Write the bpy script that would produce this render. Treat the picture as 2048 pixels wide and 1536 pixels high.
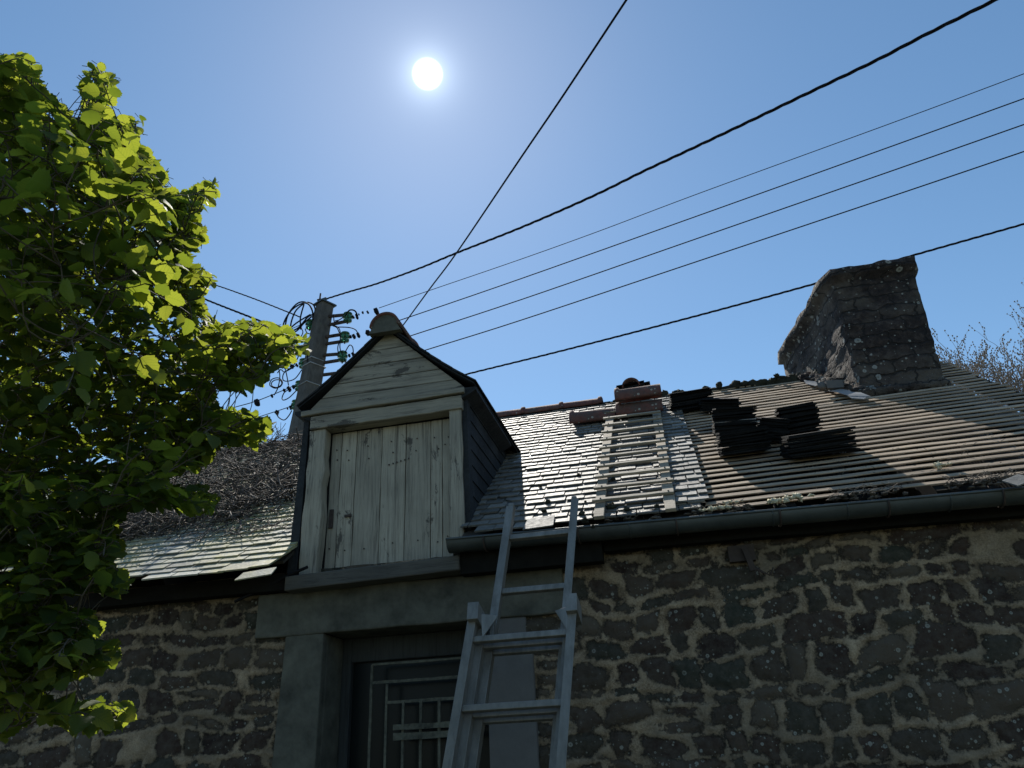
import bpy, math, random, heapq
import numpy as np
from mathutils import Vector, Matrix, noise
random.seed(7); np.random.seed(7)
PI = math.pi
# ------------------------------------------------------------------ camera
F = 1509.0; YAW, PIT, ROL = -0.200680, 0.463638, -0.049709
cy, sy, cp, sp_ = math.cos(YAW), math.sin(YAW), math.cos(PIT), math.sin(PIT)
fw = Vector((sy*cp, cy*cp, sp_)); r0 = Vector((cy, -sy, 0)); u0 = r0.cross(fw)
rt = r0*math.cos(ROL) + u0*math.sin(ROL); up = u0*math.cos(ROL) - r0*math.sin(ROL)
CAM = Vector((0, 0, 1.6))
scene = bpy.context.scene
for o in list(bpy.data.objects): bpy.data.objects.remove(o)
cd = bpy.data.cameras.new('camera'); cam = bpy.data.objects.new('camera', cd); scene.collection.objects.link(cam)
cam.matrix_world = Matrix(((rt.x, up.x, -fw.x, CAM.x), (rt.y, up.y, -fw.y, CAM.y), (rt.z, up.z, -fw.z, CAM.z), (0, 0, 0, 1)))
cd.sensor_width = 36; cd.lens = F/2048*36; cd.clip_end = 3000; cd.clip_start = 0.05
scene.camera = cam
scene.render.resolution_x = 1024; scene.render.resolution_y = 768
# ------------------------------------------------------------------ sky and sun
SUN = Vector((-0.21237, 0.62194, 0.75372)).normalized()
EL = math.asin(SUN.z); AZ = math.atan2(SUN.x, SUN.y)
w = bpy.data.worlds.new('World'); scene.world = w; w.use_nodes = True
nt = w.node_tree; nt.nodes.clear()
sky = nt.nodes.new('ShaderNodeTexSky'); sky.sky_type = 'NISHITA'; sky.sun_disc = False
sky.sun_elevation = EL; sky.sun_rotation = AZ % (2*PI); sky.air_density = 1.0; sky.dust_density = 0.12; sky.ozone_density = 2.0; sky.altitude = 50
SKY_STRENGTH = 0.102
hs = nt.nodes.new('ShaderNodeHueSaturation'); hs.inputs['Hue'].default_value = 0.492; hs.inputs['Saturation'].default_value = 1.10; hs.inputs['Value'].default_value = 1.0
# the sun's disc and its aureole, as a function of the angle from the sun's direction
tc = nt.nodes.new('ShaderNodeTexCoord'); dt = nt.nodes.new('ShaderNodeVectorMath'); dt.operation = 'DOT_PRODUCT'
nrm = nt.nodes.new('ShaderNodeVectorMath'); nrm.operation = 'NORMALIZE'
nt.links.new(tc.outputs['Generated'], nrm.inputs[0]); nt.links.new(nrm.outputs[0], dt.inputs[0]); dt.inputs[1].default_value = SUN
ac = nt.nodes.new('ShaderNodeMath'); ac.operation = 'ARCCOSINE'; nt.links.new(dt.outputs['Value'], ac.inputs[0])
def expfall(width, amp):
    a = nt.nodes.new('ShaderNodeMath'); a.operation = 'DIVIDE'; nt.links.new(ac.outputs[0], a.inputs[0]); a.inputs[1].default_value = -math.radians(width)
    b = nt.nodes.new('ShaderNodeMath'); b.operation = 'EXPONENT'; nt.links.new(a.outputs[0], b.inputs[0])
    c = nt.nodes.new('ShaderNodeMath'); c.operation = 'MULTIPLY'; nt.links.new(b.outputs[0], c.inputs[0]); c.inputs[1].default_value = amp
    return c
mr = nt.nodes.new('ShaderNodeMapRange'); mr.interpolation_type = 'SMOOTHSTEP'
nt.links.new(ac.outputs[0], mr.inputs['Value'])
mr.inputs['From Min'].default_value = math.radians(0.3); mr.inputs['From Max'].default_value = math.radians(1.15)
mr.inputs['To Min'].default_value = 6.0; mr.inputs['To Max'].default_value = 0.0
e1 = expfall(0.95, 1.0); e2 = expfall(6.0, 0.05)
s1 = nt.nodes.new('ShaderNodeMath'); s1.operation = 'ADD'; nt.links.new(mr.outputs[0], s1.inputs[0]); nt.links.new(e1.outputs[0], s1.inputs[1])
s2 = nt.nodes.new('ShaderNodeMath'); s2.operation = 'ADD'; nt.links.new(s1.outputs[0], s2.inputs[0]); nt.links.new(e2.outputs[0], s2.inputs[1])
bg1 = nt.nodes.new('ShaderNodeBackground'); bg1.inputs['Strength'].default_value = SKY_STRENGTH
bg2 = nt.nodes.new('ShaderNodeBackground'); bg2.inputs['Color'].default_value = (0.80, 0.92, 1.0, 1)
nt.links.new(sky.outputs[0], hs.inputs['Color']); nt.links.new(hs.outputs[0], bg1.inputs['Color']); nt.links.new(s2.outputs[0], bg2.inputs['Strength'])
ads = nt.nodes.new('ShaderNodeAddShader'); nt.links.new(bg1.outputs[0], ads.inputs[0]); nt.links.new(bg2.outputs[0], ads.inputs[1])
wo = nt.nodes.new('ShaderNodeOutputWorld'); nt.links.new(ads.outputs[0], wo.inputs['Surface'])
sl = bpy.data.lights.new('sun_lamp', 'SUN'); sl.energy = 5.0; sl.angle = math.radians(0.5); sl.color = (1.0, 0.95, 0.86)
so = bpy.data.objects.new('sun_lamp', sl); scene.collection.objects.link(so); so.rotation_euler = SUN.to_track_quat('Z', 'Y').to_euler()
so.location = (0, 0, 20)
vs = scene.view_settings; vs.view_transform = 'Standard'; vs.look = 'None'; vs.gamma = 1.0; vs.exposure = 0.4
# ------------------------------------------------------------------ helpers
COL = scene.collection
WL = {}
def V(*a): return Vector(a)
def ray(px, py): return fw*F + rt*(px-1024) - up*(py-768)
def at(px, py, Y):
    d = ray(px, py); return CAM + d*(Y/d.y)
def atd(px, py, dist): return CAM + ray(px, py).normalized()*dist
def proj(P):
    d = P-CAM; z = d.dot(fw)
    return (1024+F*d.dot(rt)/z, 768-F*d.dot(up)/z)
BETA = 0.6317; CB, SB = math.cos(BETA), math.sin(BETA); EY, EZ = 4.80, 2.946; SMAX = 3.752
def rp(x, s, h=0.0): return Vector((x, EY+s*CB-h*SB, EZ+s*SB+h*CB))
RN = Vector((0, -SB, CB)); RS = Vector((0, CB, SB))
def on_roof(px, py, h=0.0):
    d = ray(px, py); p0 = rp(0, 0, h); P = CAM + d*((p0-CAM).dot(RN)/d.dot(RN))
    return P.x, (P-p0).dot(RS)
class MB:
    def __init__(s): s.v = []; s.f = []; s.sm = []; s.uv = None
    def add(s, vs, fs, smooth=False):
        b = len(s.v); s.v += [tuple(v) for v in vs]; s.f += [tuple(b+i for i in f) for f in fs]; s.sm += [smooth]*len(fs)
    def box(s, c, size, M=None):
        hx, hy, hz = size[0]/2, size[1]/2, size[2]/2; c = Vector(c)
        P = [Vector((x, y, z)) for x in (-hx, hx) for y in (-hy, hy) for z in (-hz, hz)]
        if M is not None: P = [M @ p for p in P]
        s.add([c+p for p in P], [(0, 1, 3, 2), (4, 6, 7, 5), (0, 4, 5, 1), (2, 3, 7, 6), (0, 2, 6, 4), (1, 5, 7, 3)])
    def bb(s, x0, x1, y0, y1, z0, z1): s.box(((x0+x1)/2, (y0+y1)/2, (z0+z1)/2), (abs(x1-x0), abs(y1-y0), abs(z1-z0)))
    def beam(s, a, b, wd, ht, side=Vector((1, 0, 0)), n=1, jit=0.0):
        """box section beam from a to b; wd across `side`, ht across the other direction; n segments with jitter"""
        a = Vector(a); b = Vector(b); d = (b-a).normalized(); o = d.cross(side).normalized(); sd = o.cross(d).normalized()
        pts = []
        for i in range(n+1):
            c = a.lerp(b, i/n)
            j = o*random.uniform(-jit, jit) + sd*random.uniform(-jit, jit)
            w2 = wd/2*(1+(random.uniform(-.12, .12) if jit else 0)); h2 = ht/2
            pts += [c+j-sd*w2-o*h2, c+j+sd*w2-o*h2, c+j+sd*w2+o*h2, c+j-sd*w2+o*h2]
        fs = [(3, 2, 1, 0)]
        for i in range(n):
            k = i*4
            for q in range(4): fs.append((k+q, k+(q+1) % 4, k+4+(q+1) % 4, k+4+q))
        k = n*4; fs.append((k, k+1, k+2, k+3)); s.add(pts, fs)
    def tube(s, pts, r, sides=6, cap=True, rad=None):
        pts = [Vector(p) for p in pts]; n = len(pts); vs = []; fs = []
        prev = None
        for i, p in enumerate(pts):
            d = (pts[min(i+1, n-1)]-pts[max(i-1, 0)])
            d = d.normalized() if d.length > 1e-9 else Vector((0, 0, 1))
            if prev is None: a = d.cross(Vector((0.31, 0.2, 1))).normalized() if abs(d.z) < .95 else d.cross(Vector((1, 0, 0))).normalized()
            else:
                a = prev-d*prev.dot(d); a = a.normalized() if a.length > 1e-6 else d.orthogonal().normalized()
            prev = a; b = d.cross(a); rr = rad[i] if rad else r
            for k in range(sides):
                t = 2*PI*k/sides; vs.append(p+a*math.cos(t)*rr+b*math.sin(t)*rr)
        for i in range(n-1):
            for k in range(sides): fs.append((i*sides+k, i*sides+(k+1) % sides, (i+1)*sides+(k+1) % sides, (i+1)*sides+k))
        if cap: fs += [tuple(range(sides-1, -1, -1)), tuple((n-1)*sides+k for k in range(sides))]
        s.add(vs, fs, True)
    def prism(s, poly, d):
        """poly: list of 3D points (a planar outline), extruded by vector d"""
        n = len(poly); P = [Vector(p) for p in poly]; d = Vector(d)
        s.add(P+[p+d for p in P], [tuple(range(n)), tuple(range(2*n-1, n-1, -1))]+[(i, i+n, (i+1) % n+n, (i+1) % n) for i in range(n)])
    def blob(s, c, rx, ry, rz, seg=10, rings=7, amp=.25, fr=3.0, M=None):
        c = Vector(c); vs = []; off = Vector((random.random()*50,)*3)
        for i in range(rings+1):
            th = PI*i/rings
            for k in range(seg):
                ph = 2*PI*k/seg; p = Vector((math.sin(th)*math.cos(ph), math.sin(th)*math.sin(ph), math.cos(th)))
                q = 1+amp*noise.noise(p*fr*.5+off)*2; p = Vector((p.x*rx, p.y*ry, p.z*rz))*q
                vs.append(c+((M @ p) if M is not None else p))
        fs = []
        for i in range(rings):
            for k in range(seg): fs.append((i*seg+k, (i+1)*seg+k, (i+1)*seg+(k+1) % seg, i*seg+(k+1) % seg))
        s.add(vs, fs, True)
    def build(s, name, mat, parent=None, **tags):
        me = bpy.data.meshes.new(name); off = Vector((0, 0, 0)); q = parent
        while q is not None: off += q.location; q = q.parent
        me.from_pydata([(v[0]-off.x, v[1]-off.y, v[2]-off.z) for v in s.v], [], s.f)
        me.polygons.foreach_set('use_smooth', s.sm)
        if s.uv:
            ul = me.uv_layers.new(name='UVMap'); arr = np.zeros((len(me.loops), 2), dtype=np.float32)
            li = np.zeros(len(me.loops), dtype=np.int32); me.loops.foreach_get('vertex_index', li)
            arr[:] = np.array(s.uv, dtype=np.float32)[li]; ul.data.foreach_set('uv', arr.ravel())
        me.update()
        o = bpy.data.objects.new(name, me); COL.objects.link(o)
        if mat: me.materials.append(mat)
        o.parent = parent
        tag(o, **tags)
        return o
def recalc(o):
    import bmesh
    bm = bmesh.new(); bm.from_mesh(o.data); bmesh.ops.recalc_face_normals(bm, faces=bm.faces); bm.to_mesh(o.data); bm.free()
def bevel(o, wd=0.004, seg=1):
    m = o.modifiers.new('Bevel', 'BEVEL'); m.width = wd; m.segments = seg; m.limit_method = 'ANGLE'; return o
def tag(o, label=None, cat=None, group=None, kind=None):
    if label: o['label'] = label
    if cat: o['category'] = cat
    if group: o['group'] = group
    if kind: o['kind'] = kind
    return o
def thing(name, loc, label, cat, group=None):
    o = bpy.data.objects.new(name, None); COL.objects.link(o); o.location = loc; o.empty_display_size = .1
    return tag(o, label, cat, group)
# ------------------------------------------------------------------ materials
class NT:
    def __init__(s, name):
        s.m = bpy.data.materials.new(name); s.m.use_nodes = True; s.t = s.m.node_tree; s.b = s.t.nodes['Principled BSDF']; s.out = s.t.nodes['Material Output']
    def n(s, typ, **kw):
        q = s.t.nodes.new(typ)
        for k, v in kw.items():
            if k.startswith('i_'): q.inputs[k[2:].replace('_', ' ')].default_value = v
            else: setattr(q, k, v)
        return q
    def l(s, a, b): s.t.links.new(a, b)
    def coord(s, scale=(1, 1, 1), kind='Object'):
        t = s.n('ShaderNodeTexCoord'); m = s.n('ShaderNodeMapping'); m.inputs['Scale'].default_value = scale; s.l(t.outputs[kind], m.inputs[0]); return m.outputs[0]
    def noise(s, scale, detail=4, rough=.6, sc=(1, 1, 1), dist=0.0):
        q = s.n('ShaderNodeTexNoise'); q.inputs['Scale'].default_value = scale; q.inputs['Detail'].default_value = detail; q.inputs['Roughness'].default_value = rough; q.inputs['Distortion'].default_value = dist
        s.l(s.coord(sc), q.inputs['Vector']); return q.outputs['Fac']
    def ramp(s, inp, stops):
        q = s.n('ShaderNodeValToRGB'); cr = q.color_ramp
        while len(cr.elements) < len(stops): cr.elements.new(.5)
        for e, (p, c) in zip(cr.elements, stops):
            e.position = p; e.color = (c, c, c, 1) if isinstance(c, (int, float)) else (*c, 1)
        s.l(inp, q.inputs[0]); return q.outputs[0]
    def mix(s, fac, a, b, mode='MIX'):
        q = s.n('ShaderNodeMix'); q.data_type = 'RGBA'; q.blend_type = mode
        for sock, v in ((q.inputs[0], fac), (q.inputs[6], a), (q.inputs[7], b)):
            if isinstance(v, (int, float)): sock.default_value = v
            elif isinstance(v, tuple): sock.default_value = (*v, 1)
            else: s.l(v, sock)
        return q.outputs[2]
    def math(s, op, a, b=None, clamp=False):
        q = s.n('ShaderNodeMath'); q.operation = op; q.use_clamp = clamp
        for k, v in enumerate((a, b)):
            if v is None: continue
            if isinstance(v, (int, float)): q.inputs[k].default_value = v
            else: s.l(v, q.inputs[k])
        return q.outputs[0]
    def bump(s, h, strength=.5, dist=.01):
        q = s.n('ShaderNodeBump'); q.inputs['Strength'].default_value = strength; q.inputs['Distance'].default_value = dist; s.l(h, q.inputs['Height']); s.l(q.outputs[0], s.b.inputs['Normal']); return q
    def col(s, c):
        if isinstance(c, tuple): s.b.inputs['Base Color'].default_value = (*c, 1)
        else: s.l(c, s.b.inputs['Base Color'])
    def rough(s, v):
        if isinstance(v, (int, float)): s.b.inputs['Roughness'].default_value = v
        else: s.l(v, s.b.inputs['Roughness'])
def lichen(m, c, amount=.5, scale=22.0, colr=(.42, .42, .38)):
    """small round pale lichen rosettes with a size of their own"""
    vo = m.n('ShaderNodeTexVoronoi'); vo.inputs['Scale'].default_value = scale; vo.inputs['Randomness'].default_value = 1
    m.l(m.coord(), vo.inputs['Vector'])
    sep = m.n('ShaderNodeSeparateColor'); m.l(vo.outputs['Color'], sep.inputs[0])
    r = m.math('MULTIPLY', m.math('POWER', sep.outputs[0], 3.0), .42)
    wob = m.math('MULTIPLY', m.noise(scale*5, 2), .14)
    inside = m.math('LESS_THAN', m.math('ADD', vo.outputs['Distance'], wob), m.math('ADD', r, .02))
    ring = m.math('GREATER_THAN', m.math('ADD', vo.outputs['Distance'], wob), m.math('MULTIPLY', r, .55))
    area = m.ramp(m.noise(1.7, 3), [(.5-amount*.18, 0.0), (.62-amount*.1, 1.0)])
    fac = m.math('MULTIPLY', m.math('MULTIPLY', inside, area), m.math('ADD', m.math('MULTIPLY', ring, .5), .35))
    return m.mix(fac, c, colr)
def mat_simple(name, base, var=.35, scale=12, rough=.8, metal=0, bump=.3, bd=.006, sc=(1, 1, 1), spec=.5, island=0.0):
    m = NT(name); n1 = m.noise(scale, 6, .65, sc); n2 = m.noise(scale*.15, 3)
    lo = tuple(c*(1-var) for c in base); hi = tuple(min(1, c*(1+var)) for c in base)
    c = m.ramp(m.math('ADD', m.math('MULTIPLY', n1, .6), m.math('MULTIPLY', n2, .4)), [(.3, lo), (.7, hi)])
    if island:
        g = m.n('ShaderNodeNewGeometry'); c = m.mix(1.0, c, m.ramp(g.outputs['Random Per Island'], [(0, 1-island), (1, 1+island*.3)]), 'MULTIPLY')
    m.col(c); m.rough(rough); m.b.inputs['Metallic'].default_value = metal; m.b.inputs['Specular IOR Level'].default_value = spec
    m.bump(n1, bump, bd); return m.m
def mat_wood(name, base, dark, axis='z', peel=.0, peelcol=(.06, .05, .04), rough=.8, gscale=40, island=.25):
    m = NT(name); sc = {'z': (1, 1, .045), 'x': (.045, 1, 1), 'y': (1, .045, 1)}[axis]
    g = m.noise(gscale, 7, .7, sc, .6); g2 = m.noise(gscale*3.2, 4, .7, sc); big = m.noise(2.2, 4, .6)
    c = m.ramp(g, [(.33, dark), (.47, base), (.75, tuple(min(1, v*1.22) for v in base))])
    c = m.mix(m.ramp(g2, [(.3, .55), (.5, 0.0)]), c, dark)
    c = m.mix(m.ramp(big, [(.35, .45), (.6, 0.0)]), c, tuple(v*.55 for v in base))
    if peel:
        pn = m.noise(5.5, 8, .75, {'z': (1, 1, .35), 'x': (.35, 1, 1), 'y': (1, .35, 1)}[axis], .4)
        c = m.mix(m.ramp(pn, [(.60-peel*.1, 0.0), (.63-peel*.1, .85)]), c, peelcol)
    oi = m.n('ShaderNodeObjectInfo'); gi = m.n('ShaderNodeNewGeometry')
    rnd = m.math('FRACT', m.math('ADD', oi.outputs['Random'], gi.outputs['Random Per Island']))
    c = m.mix(1.0, c, m.ramp(rnd, [(0, 1-island), (1, 1.0)]), 'MULTIPLY')
    m.col(c); m.rough(rough); m.bump(m.math('ADD', g, m.math('MULTIPLY', g2, .5)), .6, .004); return m.m
def mat_slate(name, base, yellow=0.0, rough=.42, spec=.5):
    m = NT(name); n1 = m.noise(30, 6, .7, (1, 1, 1), .5); n2 = m.noise(3.5, 5, .6); g = m.n('ShaderNodeNewGeometry')
    c = m.ramp(n1, [(.3, tuple(v*.6 for v in base)), (.55, base), (.8, tuple(v*1.5 for v in base))])
    c = m.mix(m.ramp(n2, [(.42, 0.0), (.7, .6)]), c, tuple(v*1.8 for v in base))
    c = m.mix(1.0, c, m.ramp(g.outputs['Random Per Island'], [(0, .6), (1, 1.25)]), 'MULTIPLY')
    if yellow:
        ny = m.noise(1.3, 5, .7); ny2 = m.noise(14, 5, .7)
        c = m.mix(m.math('MULTIPLY', m.ramp(ny, [(.36, 0.0), (.54, yellow)]), m.ramp(ny2, [(.35, .25), (.6, 1.0)])), c, (.42, .37, .15))
        c = m.mix(m.ramp(m.noise(26, 3), [(.6, 0.0), (.68, .5)]), c, (.36, .37, .33))
    m.col(c); m.b.inputs['Specular IOR Level'].default_value = spec
    m.rough(m.ramp(n1, [(.3, rough+.16), (.7, rough)])); m.bump(n1, .7, .006); return m.m

M = {}
M['slate'] = mat_slate('weathered slate', (.165, .155, .135), rough=.55, spec=.20)
M['slate_yellow'] = mat_slate('slate with yellow lichen', (.27, .27, .235), .9, rough=.55)
M['slate_dark'] = mat_slate('dark hung slate', (.026, .028, .030), rough=.7, spec=.2)
M['slate_pile'] = mat_slate('dark stacked slate', (.012, .0125, .013), rough=.8, spec=.12)
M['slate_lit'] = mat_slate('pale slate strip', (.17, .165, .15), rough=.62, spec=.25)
M['batten'] = mat_wood('weathered batten wood', (.56, .42, .285), (.18, .125, .085), 'x', rough=.85, gscale=30, island=.45)
M['rafter'] = mat_wood('old dark rafter', (.07, .055, .04), (.03, .022, .016), 'y')
M['roof_ladder'] = mat_wood('grey weathered plank', (.36, .30, .215), (.14, .11, .08), 'x', rough=.8, island=.3)
M['paint'] = mat_wood('peeling cream paint on boards', (.42, .375, .29), (.12, .10, .075), 'z', peel=.12, rough=.75, gscale=34)
M['paint_h'] = mat_wood('peeling cream paint, level grain', (.34, .305, .235), (.10, .085, .065), 'x', peel=.4, rough=.78, gscale=30)
M['sill'] = mat_wood('dark weathered beam', (.13, .12, .10), (.05, .045, .04), 'x', rough=.85)
M['frame_dark'] = mat_wood('dark window timber', (.05, .055, .055), (.02, .02, .02), 'z')
M['terracotta'] = None
m = NT('old terracotta with lichen'); n1 = m.noise(16, 6, .7); c = m.ramp(n1, [(.3, (.07, .026, .020)), (.55, (.17, .062, .044)), (.8, (.25, .11, .08))])
c = m.mix(m.ramp(m.noise(7, 6, .75), [(.45, 0.0), (.64, .9)]), c, (.085, .068, .055)); c = lichen(m, c, .9, 30, (.40, .38, .32)); m.col(c); m.rough(.85); m.bump(n1, .6, .008); M['terracotta'] = m.m
M['zinc'] = mat_simple('dull zinc', (.085, .095, .095), .4, 6, .5, .55, .25, .004)
M['lead'] = mat_simple('lead flashing', (.36, .37, .38), .35, 9, .45, .3, .4, .01)
M['iron'] = mat_simple('rusty iron', (.07, .05, .04), .5, 20, .8, .3, .5, .004)
M['grille'] = mat_simple('flaking pale paint on iron bars', (.10, .10, .075), .85, 30, .8, 0, .6, .004)
m = NT('worn aluminium'); n1 = m.noise(18, 5, .65, (1, 1, .25)); n2 = m.noise(2.2, 4)
m.col(m.mix(m.ramp(n2, [(.4, 0.0), (.7, .6)]), m.ramp(n1, [(.3, (.14, .135, .12)), (.7, (.31, .295, .265))]), (.17, .165, .15))); m.b.inputs['Metallic'].default_value = .35
m.rough(m.ramp(n1, [(.3, .62), (.7, .4)])); m.bump(m.noise(60, 3, .6, (1, 1, .1)), .2, .002); M['alu'] = m.m
M['render'] = mat_simple('smooth grey cement render', (.098, .095, .074), .75, 7, .9, 0, .8, .02)
M['granite'] = mat_simple('pale dressed granite', (.125, .12, .115), .15, 18, .9, 0, .3, .004)
m = NT('board marked concrete'); n1 = m.noise(12, 6, .7, (1, 1, .5)); c = m.ramp(n1, [(.3, (.06, .055, .05)), (.7, (.14, .13, .115))]); m.col(c); m.rough(.9); m.bump(n1, .5, .01); M['concrete'] = m.m
M['cable'] = mat_simple('black cable sheath', (.012, .012, .016), .2, 8, .8, 0, .1, spec=.12)
M['wire'] = mat_simple('bare dark wire', (.02, .02, .022), .2, 8, .9, 0, .1, spec=.05)
m = NT('green glass'); m.col((.05, .22, .12)); m.rough(.12); m.b.inputs['Transmission Weight'].default_value = .55; m.b.inputs['IOR'].default_value = 1.5; M['glass_green'] = m.m
m = NT('window glass'); m.col((.008, .012, .013)); m.rough(.25); m.b.inputs['Specular IOR Level'].default_value = .12; M['pane'] = m.m
M['dark'] = mat_simple('dark plaster', (.03, .03, .03), .3, 5, .9)
M['shade_timber'] = mat_simple('old timber with shade in its colour', (.014, .013, .011), .4, 12, .9, spec=.1)  # timber colour darkened to stand in for shade in attic and eaves
M['back'] = mat_simple('back wall rubble', (.14, .12, .10), .5, 6, .9)
M['ground'] = mat_simple('yard earth and grass', (.055, .060, .032), .5, 1.5, .95, 0, .5, .05)
M['foam'] = mat_simple('yellowed foam', (.60, .54, .38), .2, 30, .8, 0, .6, .01)
M['moss'] = mat_simple('dark moss', (.030, .030, .018), .6, 40, .95, 0, .8, .01)
M['twig'] = mat_simple('dead creeper stems', (.13, .105, .085), .6, 9, .85, 0, .4, .004, island=.6)
M['dead_leaf'] = mat_simple('dead leaf litter', (.10, .075, .055), .6, 9, .9, 0, .3, island=.7)
M['debris'] = mat_simple('dry pale stems', (.12, .10, .08), .5, 9, .85, 0, .3, island=.6)
M['bark'] = mat_simple('hazel bark', (.085, .07, .05), .5, 14, .85, 0, .5)
M['bark_far'] = mat_simple('bare twig bark', (.20, .165, .135), .4, 3, .9)
# leaves
m = NT('hazel leaf'); uvn = m.n('ShaderNodeTexCoord'); sep = m.n('ShaderNodeSeparateXYZ'); m.l(uvn.outputs['UV'], sep.inputs[0])
au = m.math('ABSOLUTE', sep.outputs[0]); vv = m.math('SUBTRACT', sep.outputs[1], m.math('MULTIPLY', au, .32))
fr = m.math('FRACT', m.math('MULTIPLY', vv, 8.0)); vein = m.math('LESS_THAN', m.math('ABSOLUTE', m.math('SUBTRACT', fr, .5)), .08)
mid = m.math('LESS_THAN', au, .035); vein = m.math('MAXIMUM', vein, mid)
g = m.n('ShaderNodeNewGeometry'); rr = m.ramp(g.outputs['Random Per Island'], [(0, (.018, .04, .014)), (.5, (.030, .058, .018)), (1, (.05, .078, .024))])
tt = m.ramp(g.outputs['Random Per Island'], [(0, (.20, .27, .022)), (.5, (.36, .42, .036)), (1, (.47, .51, .05))])
m.col(m.mix(m.math('MULTIPLY', vein, .35), rr, (.09, .14, .05))); m.rough(.62); m.b.inputs['Specular IOR Level'].default_value = .2
tr = m.n('ShaderNodeBsdfTranslucent'); m.l(m.mix(m.math('MULTIPLY', vein, .45), tt, (.16, .22, .02)), tr.inputs['Color'])
mx = m.n('ShaderNodeMixShader'); mx.inputs[0].default_value = .5; m.l(m.b.outputs[0], mx.inputs[1]); m.l(tr.outputs[0], mx.inputs[2]); m.l(mx.outputs[0], m.out.inputs['Surface'])
m.bump(m.math('MULTIPLY', vein, -1.0), .4, .002); M['leaf'] = m.m
# stone wall: float attributes sd (signed distance into a stone, metres) and sid (random per stone)
m = NT('rubble stone wall')
a1 = m.n('ShaderNodeAttribute'); a1.attribute_name = 'sd'; a2 = m.n('ShaderNodeAttribute'); a2.attribute_name = 'sid'
nz = m.noise(26, 7, .72); nz2 = m.noise(7, 5, .65); fine = m.noise(90, 5, .7)
d = m.math('ADD', a1.outputs['Fac'], m.math('MULTIPLY', m.math('SUBTRACT', nz, .5), .085)); d = m.math('ADD', d, m.math('MULTIPLY', m.math('SUBTRACT', nz2, .5), .045))
mask = m.n('ShaderNodeMapRange'); mask.interpolation_type = 'SMOOTHSTEP'; m.l(d, mask.inputs['Value']); mask.inputs['From Min'].default_value = -.004; mask.inputs['From Max'].default_value = .006
mask = mask.outputs[0]
mort = m.ramp(m.math('ADD', m.math('MULTIPLY', fine, .5), m.math('MULTIPLY', nz2, .5)), [(.38, (.15, .103, .060)), (.5, (.36, .27, .175)), (.64, (.58, .45, .305))])
mort = m.mix(m.ramp(m.noise(1.1, 4, .6), [(.40, .75), (.62, 0.0)]), mort, (.19, .155, .11))
edge = m.n('ShaderNodeMapRange'); edge.interpolation_type = 'SMOOTHSTEP'; m.l(m.math('ABSOLUTE', m.math('ADD', d, m.math('MULTIPLY', m.math('SUBTRACT', fine, .5), .05))), edge.inputs['Value']); edge.inputs['From Min'].default_value = .002; edge.inputs['From Max'].default_value = .014
edge.inputs['To Min'].default_value = 1.0; edge.inputs['To Max'].default_value = 0.0
sc_ = m.ramp(a2.outputs['Fac'], [(0, (.030, .019, .016)), (.3, (.062, .040, .030)), (.55, (.040, .044, .032)), (.8, (.075, .052, .038)), (1, (.125, .10, .072))])
sc_ = m.mix(m.ramp(m.noise(17, 6, .7), [(.4, 0.0), (.7, .65)]), sc_, (.12, .105, .085))
sc_ = lichen(m, sc_, 1.3, 26, (.30, .30, .26))
sc_ = lichen(m, sc_, .6, 52, (.26, .26, .22))
m.col(m.mix(m.math('MULTIPLY', edge.outputs[0], m.ramp(m.noise(5, 3), [(.4, 0.0), (.6, .75)])), m.mix(mask, mort, sc_), (.03, .025, .02))); m.rough(.92); m.b.inputs['Specular IOR Level'].default_value = .25
hgt = m.math('ADD', m.math('MULTIPLY', mask, -.55), m.math('ADD', m.math('MULTIPLY', fine, .45), m.math('MULTIPLY', nz, .9)))
m.bump(hgt, .9, .016); M['wall'] = m.m
# chimney
m = NT('sooty chimney stone'); n1 = m.noise(14, 7, .72); n2 = m.noise(2.4, 4)
c = m.ramp(n1, [(.34, (.012, .009, .009)), (.52, (.038, .027, .024)), (.72, (.105, .08, .066))])
c = m.mix(m.ramp(n2, [(.45, 0.0), (.65, .7)]), c, (.15, .125, .10)); cx_ = m.n('ShaderNodeSeparateXYZ'); m.l(m.coord(), cx_.inputs[0]); cc_ = m.n('ShaderNodeCombineXYZ'); m.l(m.math('ADD', m.math('ADD', cx_.outputs[0], cx_.outputs[1]), m.math('MULTIPLY', m.noise(3, 4), .25)), cc_.inputs[0]); m.l(m.math('ADD', cx_.outputs[2], m.math('MULTIPLY', m.noise(4.3, 4), .16)), cc_.inputs[1])
bk = m.n('ShaderNodeTexBrick'); m.l(cc_.outputs[0], bk.inputs['Vector']); bk.inputs['Scale'].default_value = 1.0; bk.inputs['Brick Width'].default_value = .34; bk.inputs['Row Height'].default_value = .14; bk.inputs['Mortar Size'].default_value = .012; bk.inputs['Mortar Smooth'].default_value = .6
c = m.mix(m.math('MULTIPLY', bk.outputs['Fac'], .75), c, (.012, .010, .009))
c = lichen(m, c, 1.6, 11, (.34, .34, .31)); c = lichen(m, c, 1.6, 27, (.34, .34, .30))
m.col(c); m.rough(.93); m.bump(m.math('SUBTRACT', m.math('ADD', n1, m.math('MULTIPLY', m.noise(3.5, 5), .8)), m.math('MULTIPLY', bk.outputs['Fac'], .6)), 1.0, .035); M['chimney'] = m.m

# ------------------------------------------------------------------ ground
g_ = MB(); g_.add([(-1500, -1500, 0), (1500, -1500, 0), (1500, 1500, 0), (-1500, 1500, 0)], [(0, 1, 2, 3)])
g_.build('ground', M['ground'], None, kind='structure')
# ------------------------------------------------------------------ the house
house = thing('stone_house', (-1.0, 5.0, 0), 'old rubble stone cottage with a half stripped slate roof and timber dormer', 'house')
XL, XR = -7.2, 2.95
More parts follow.
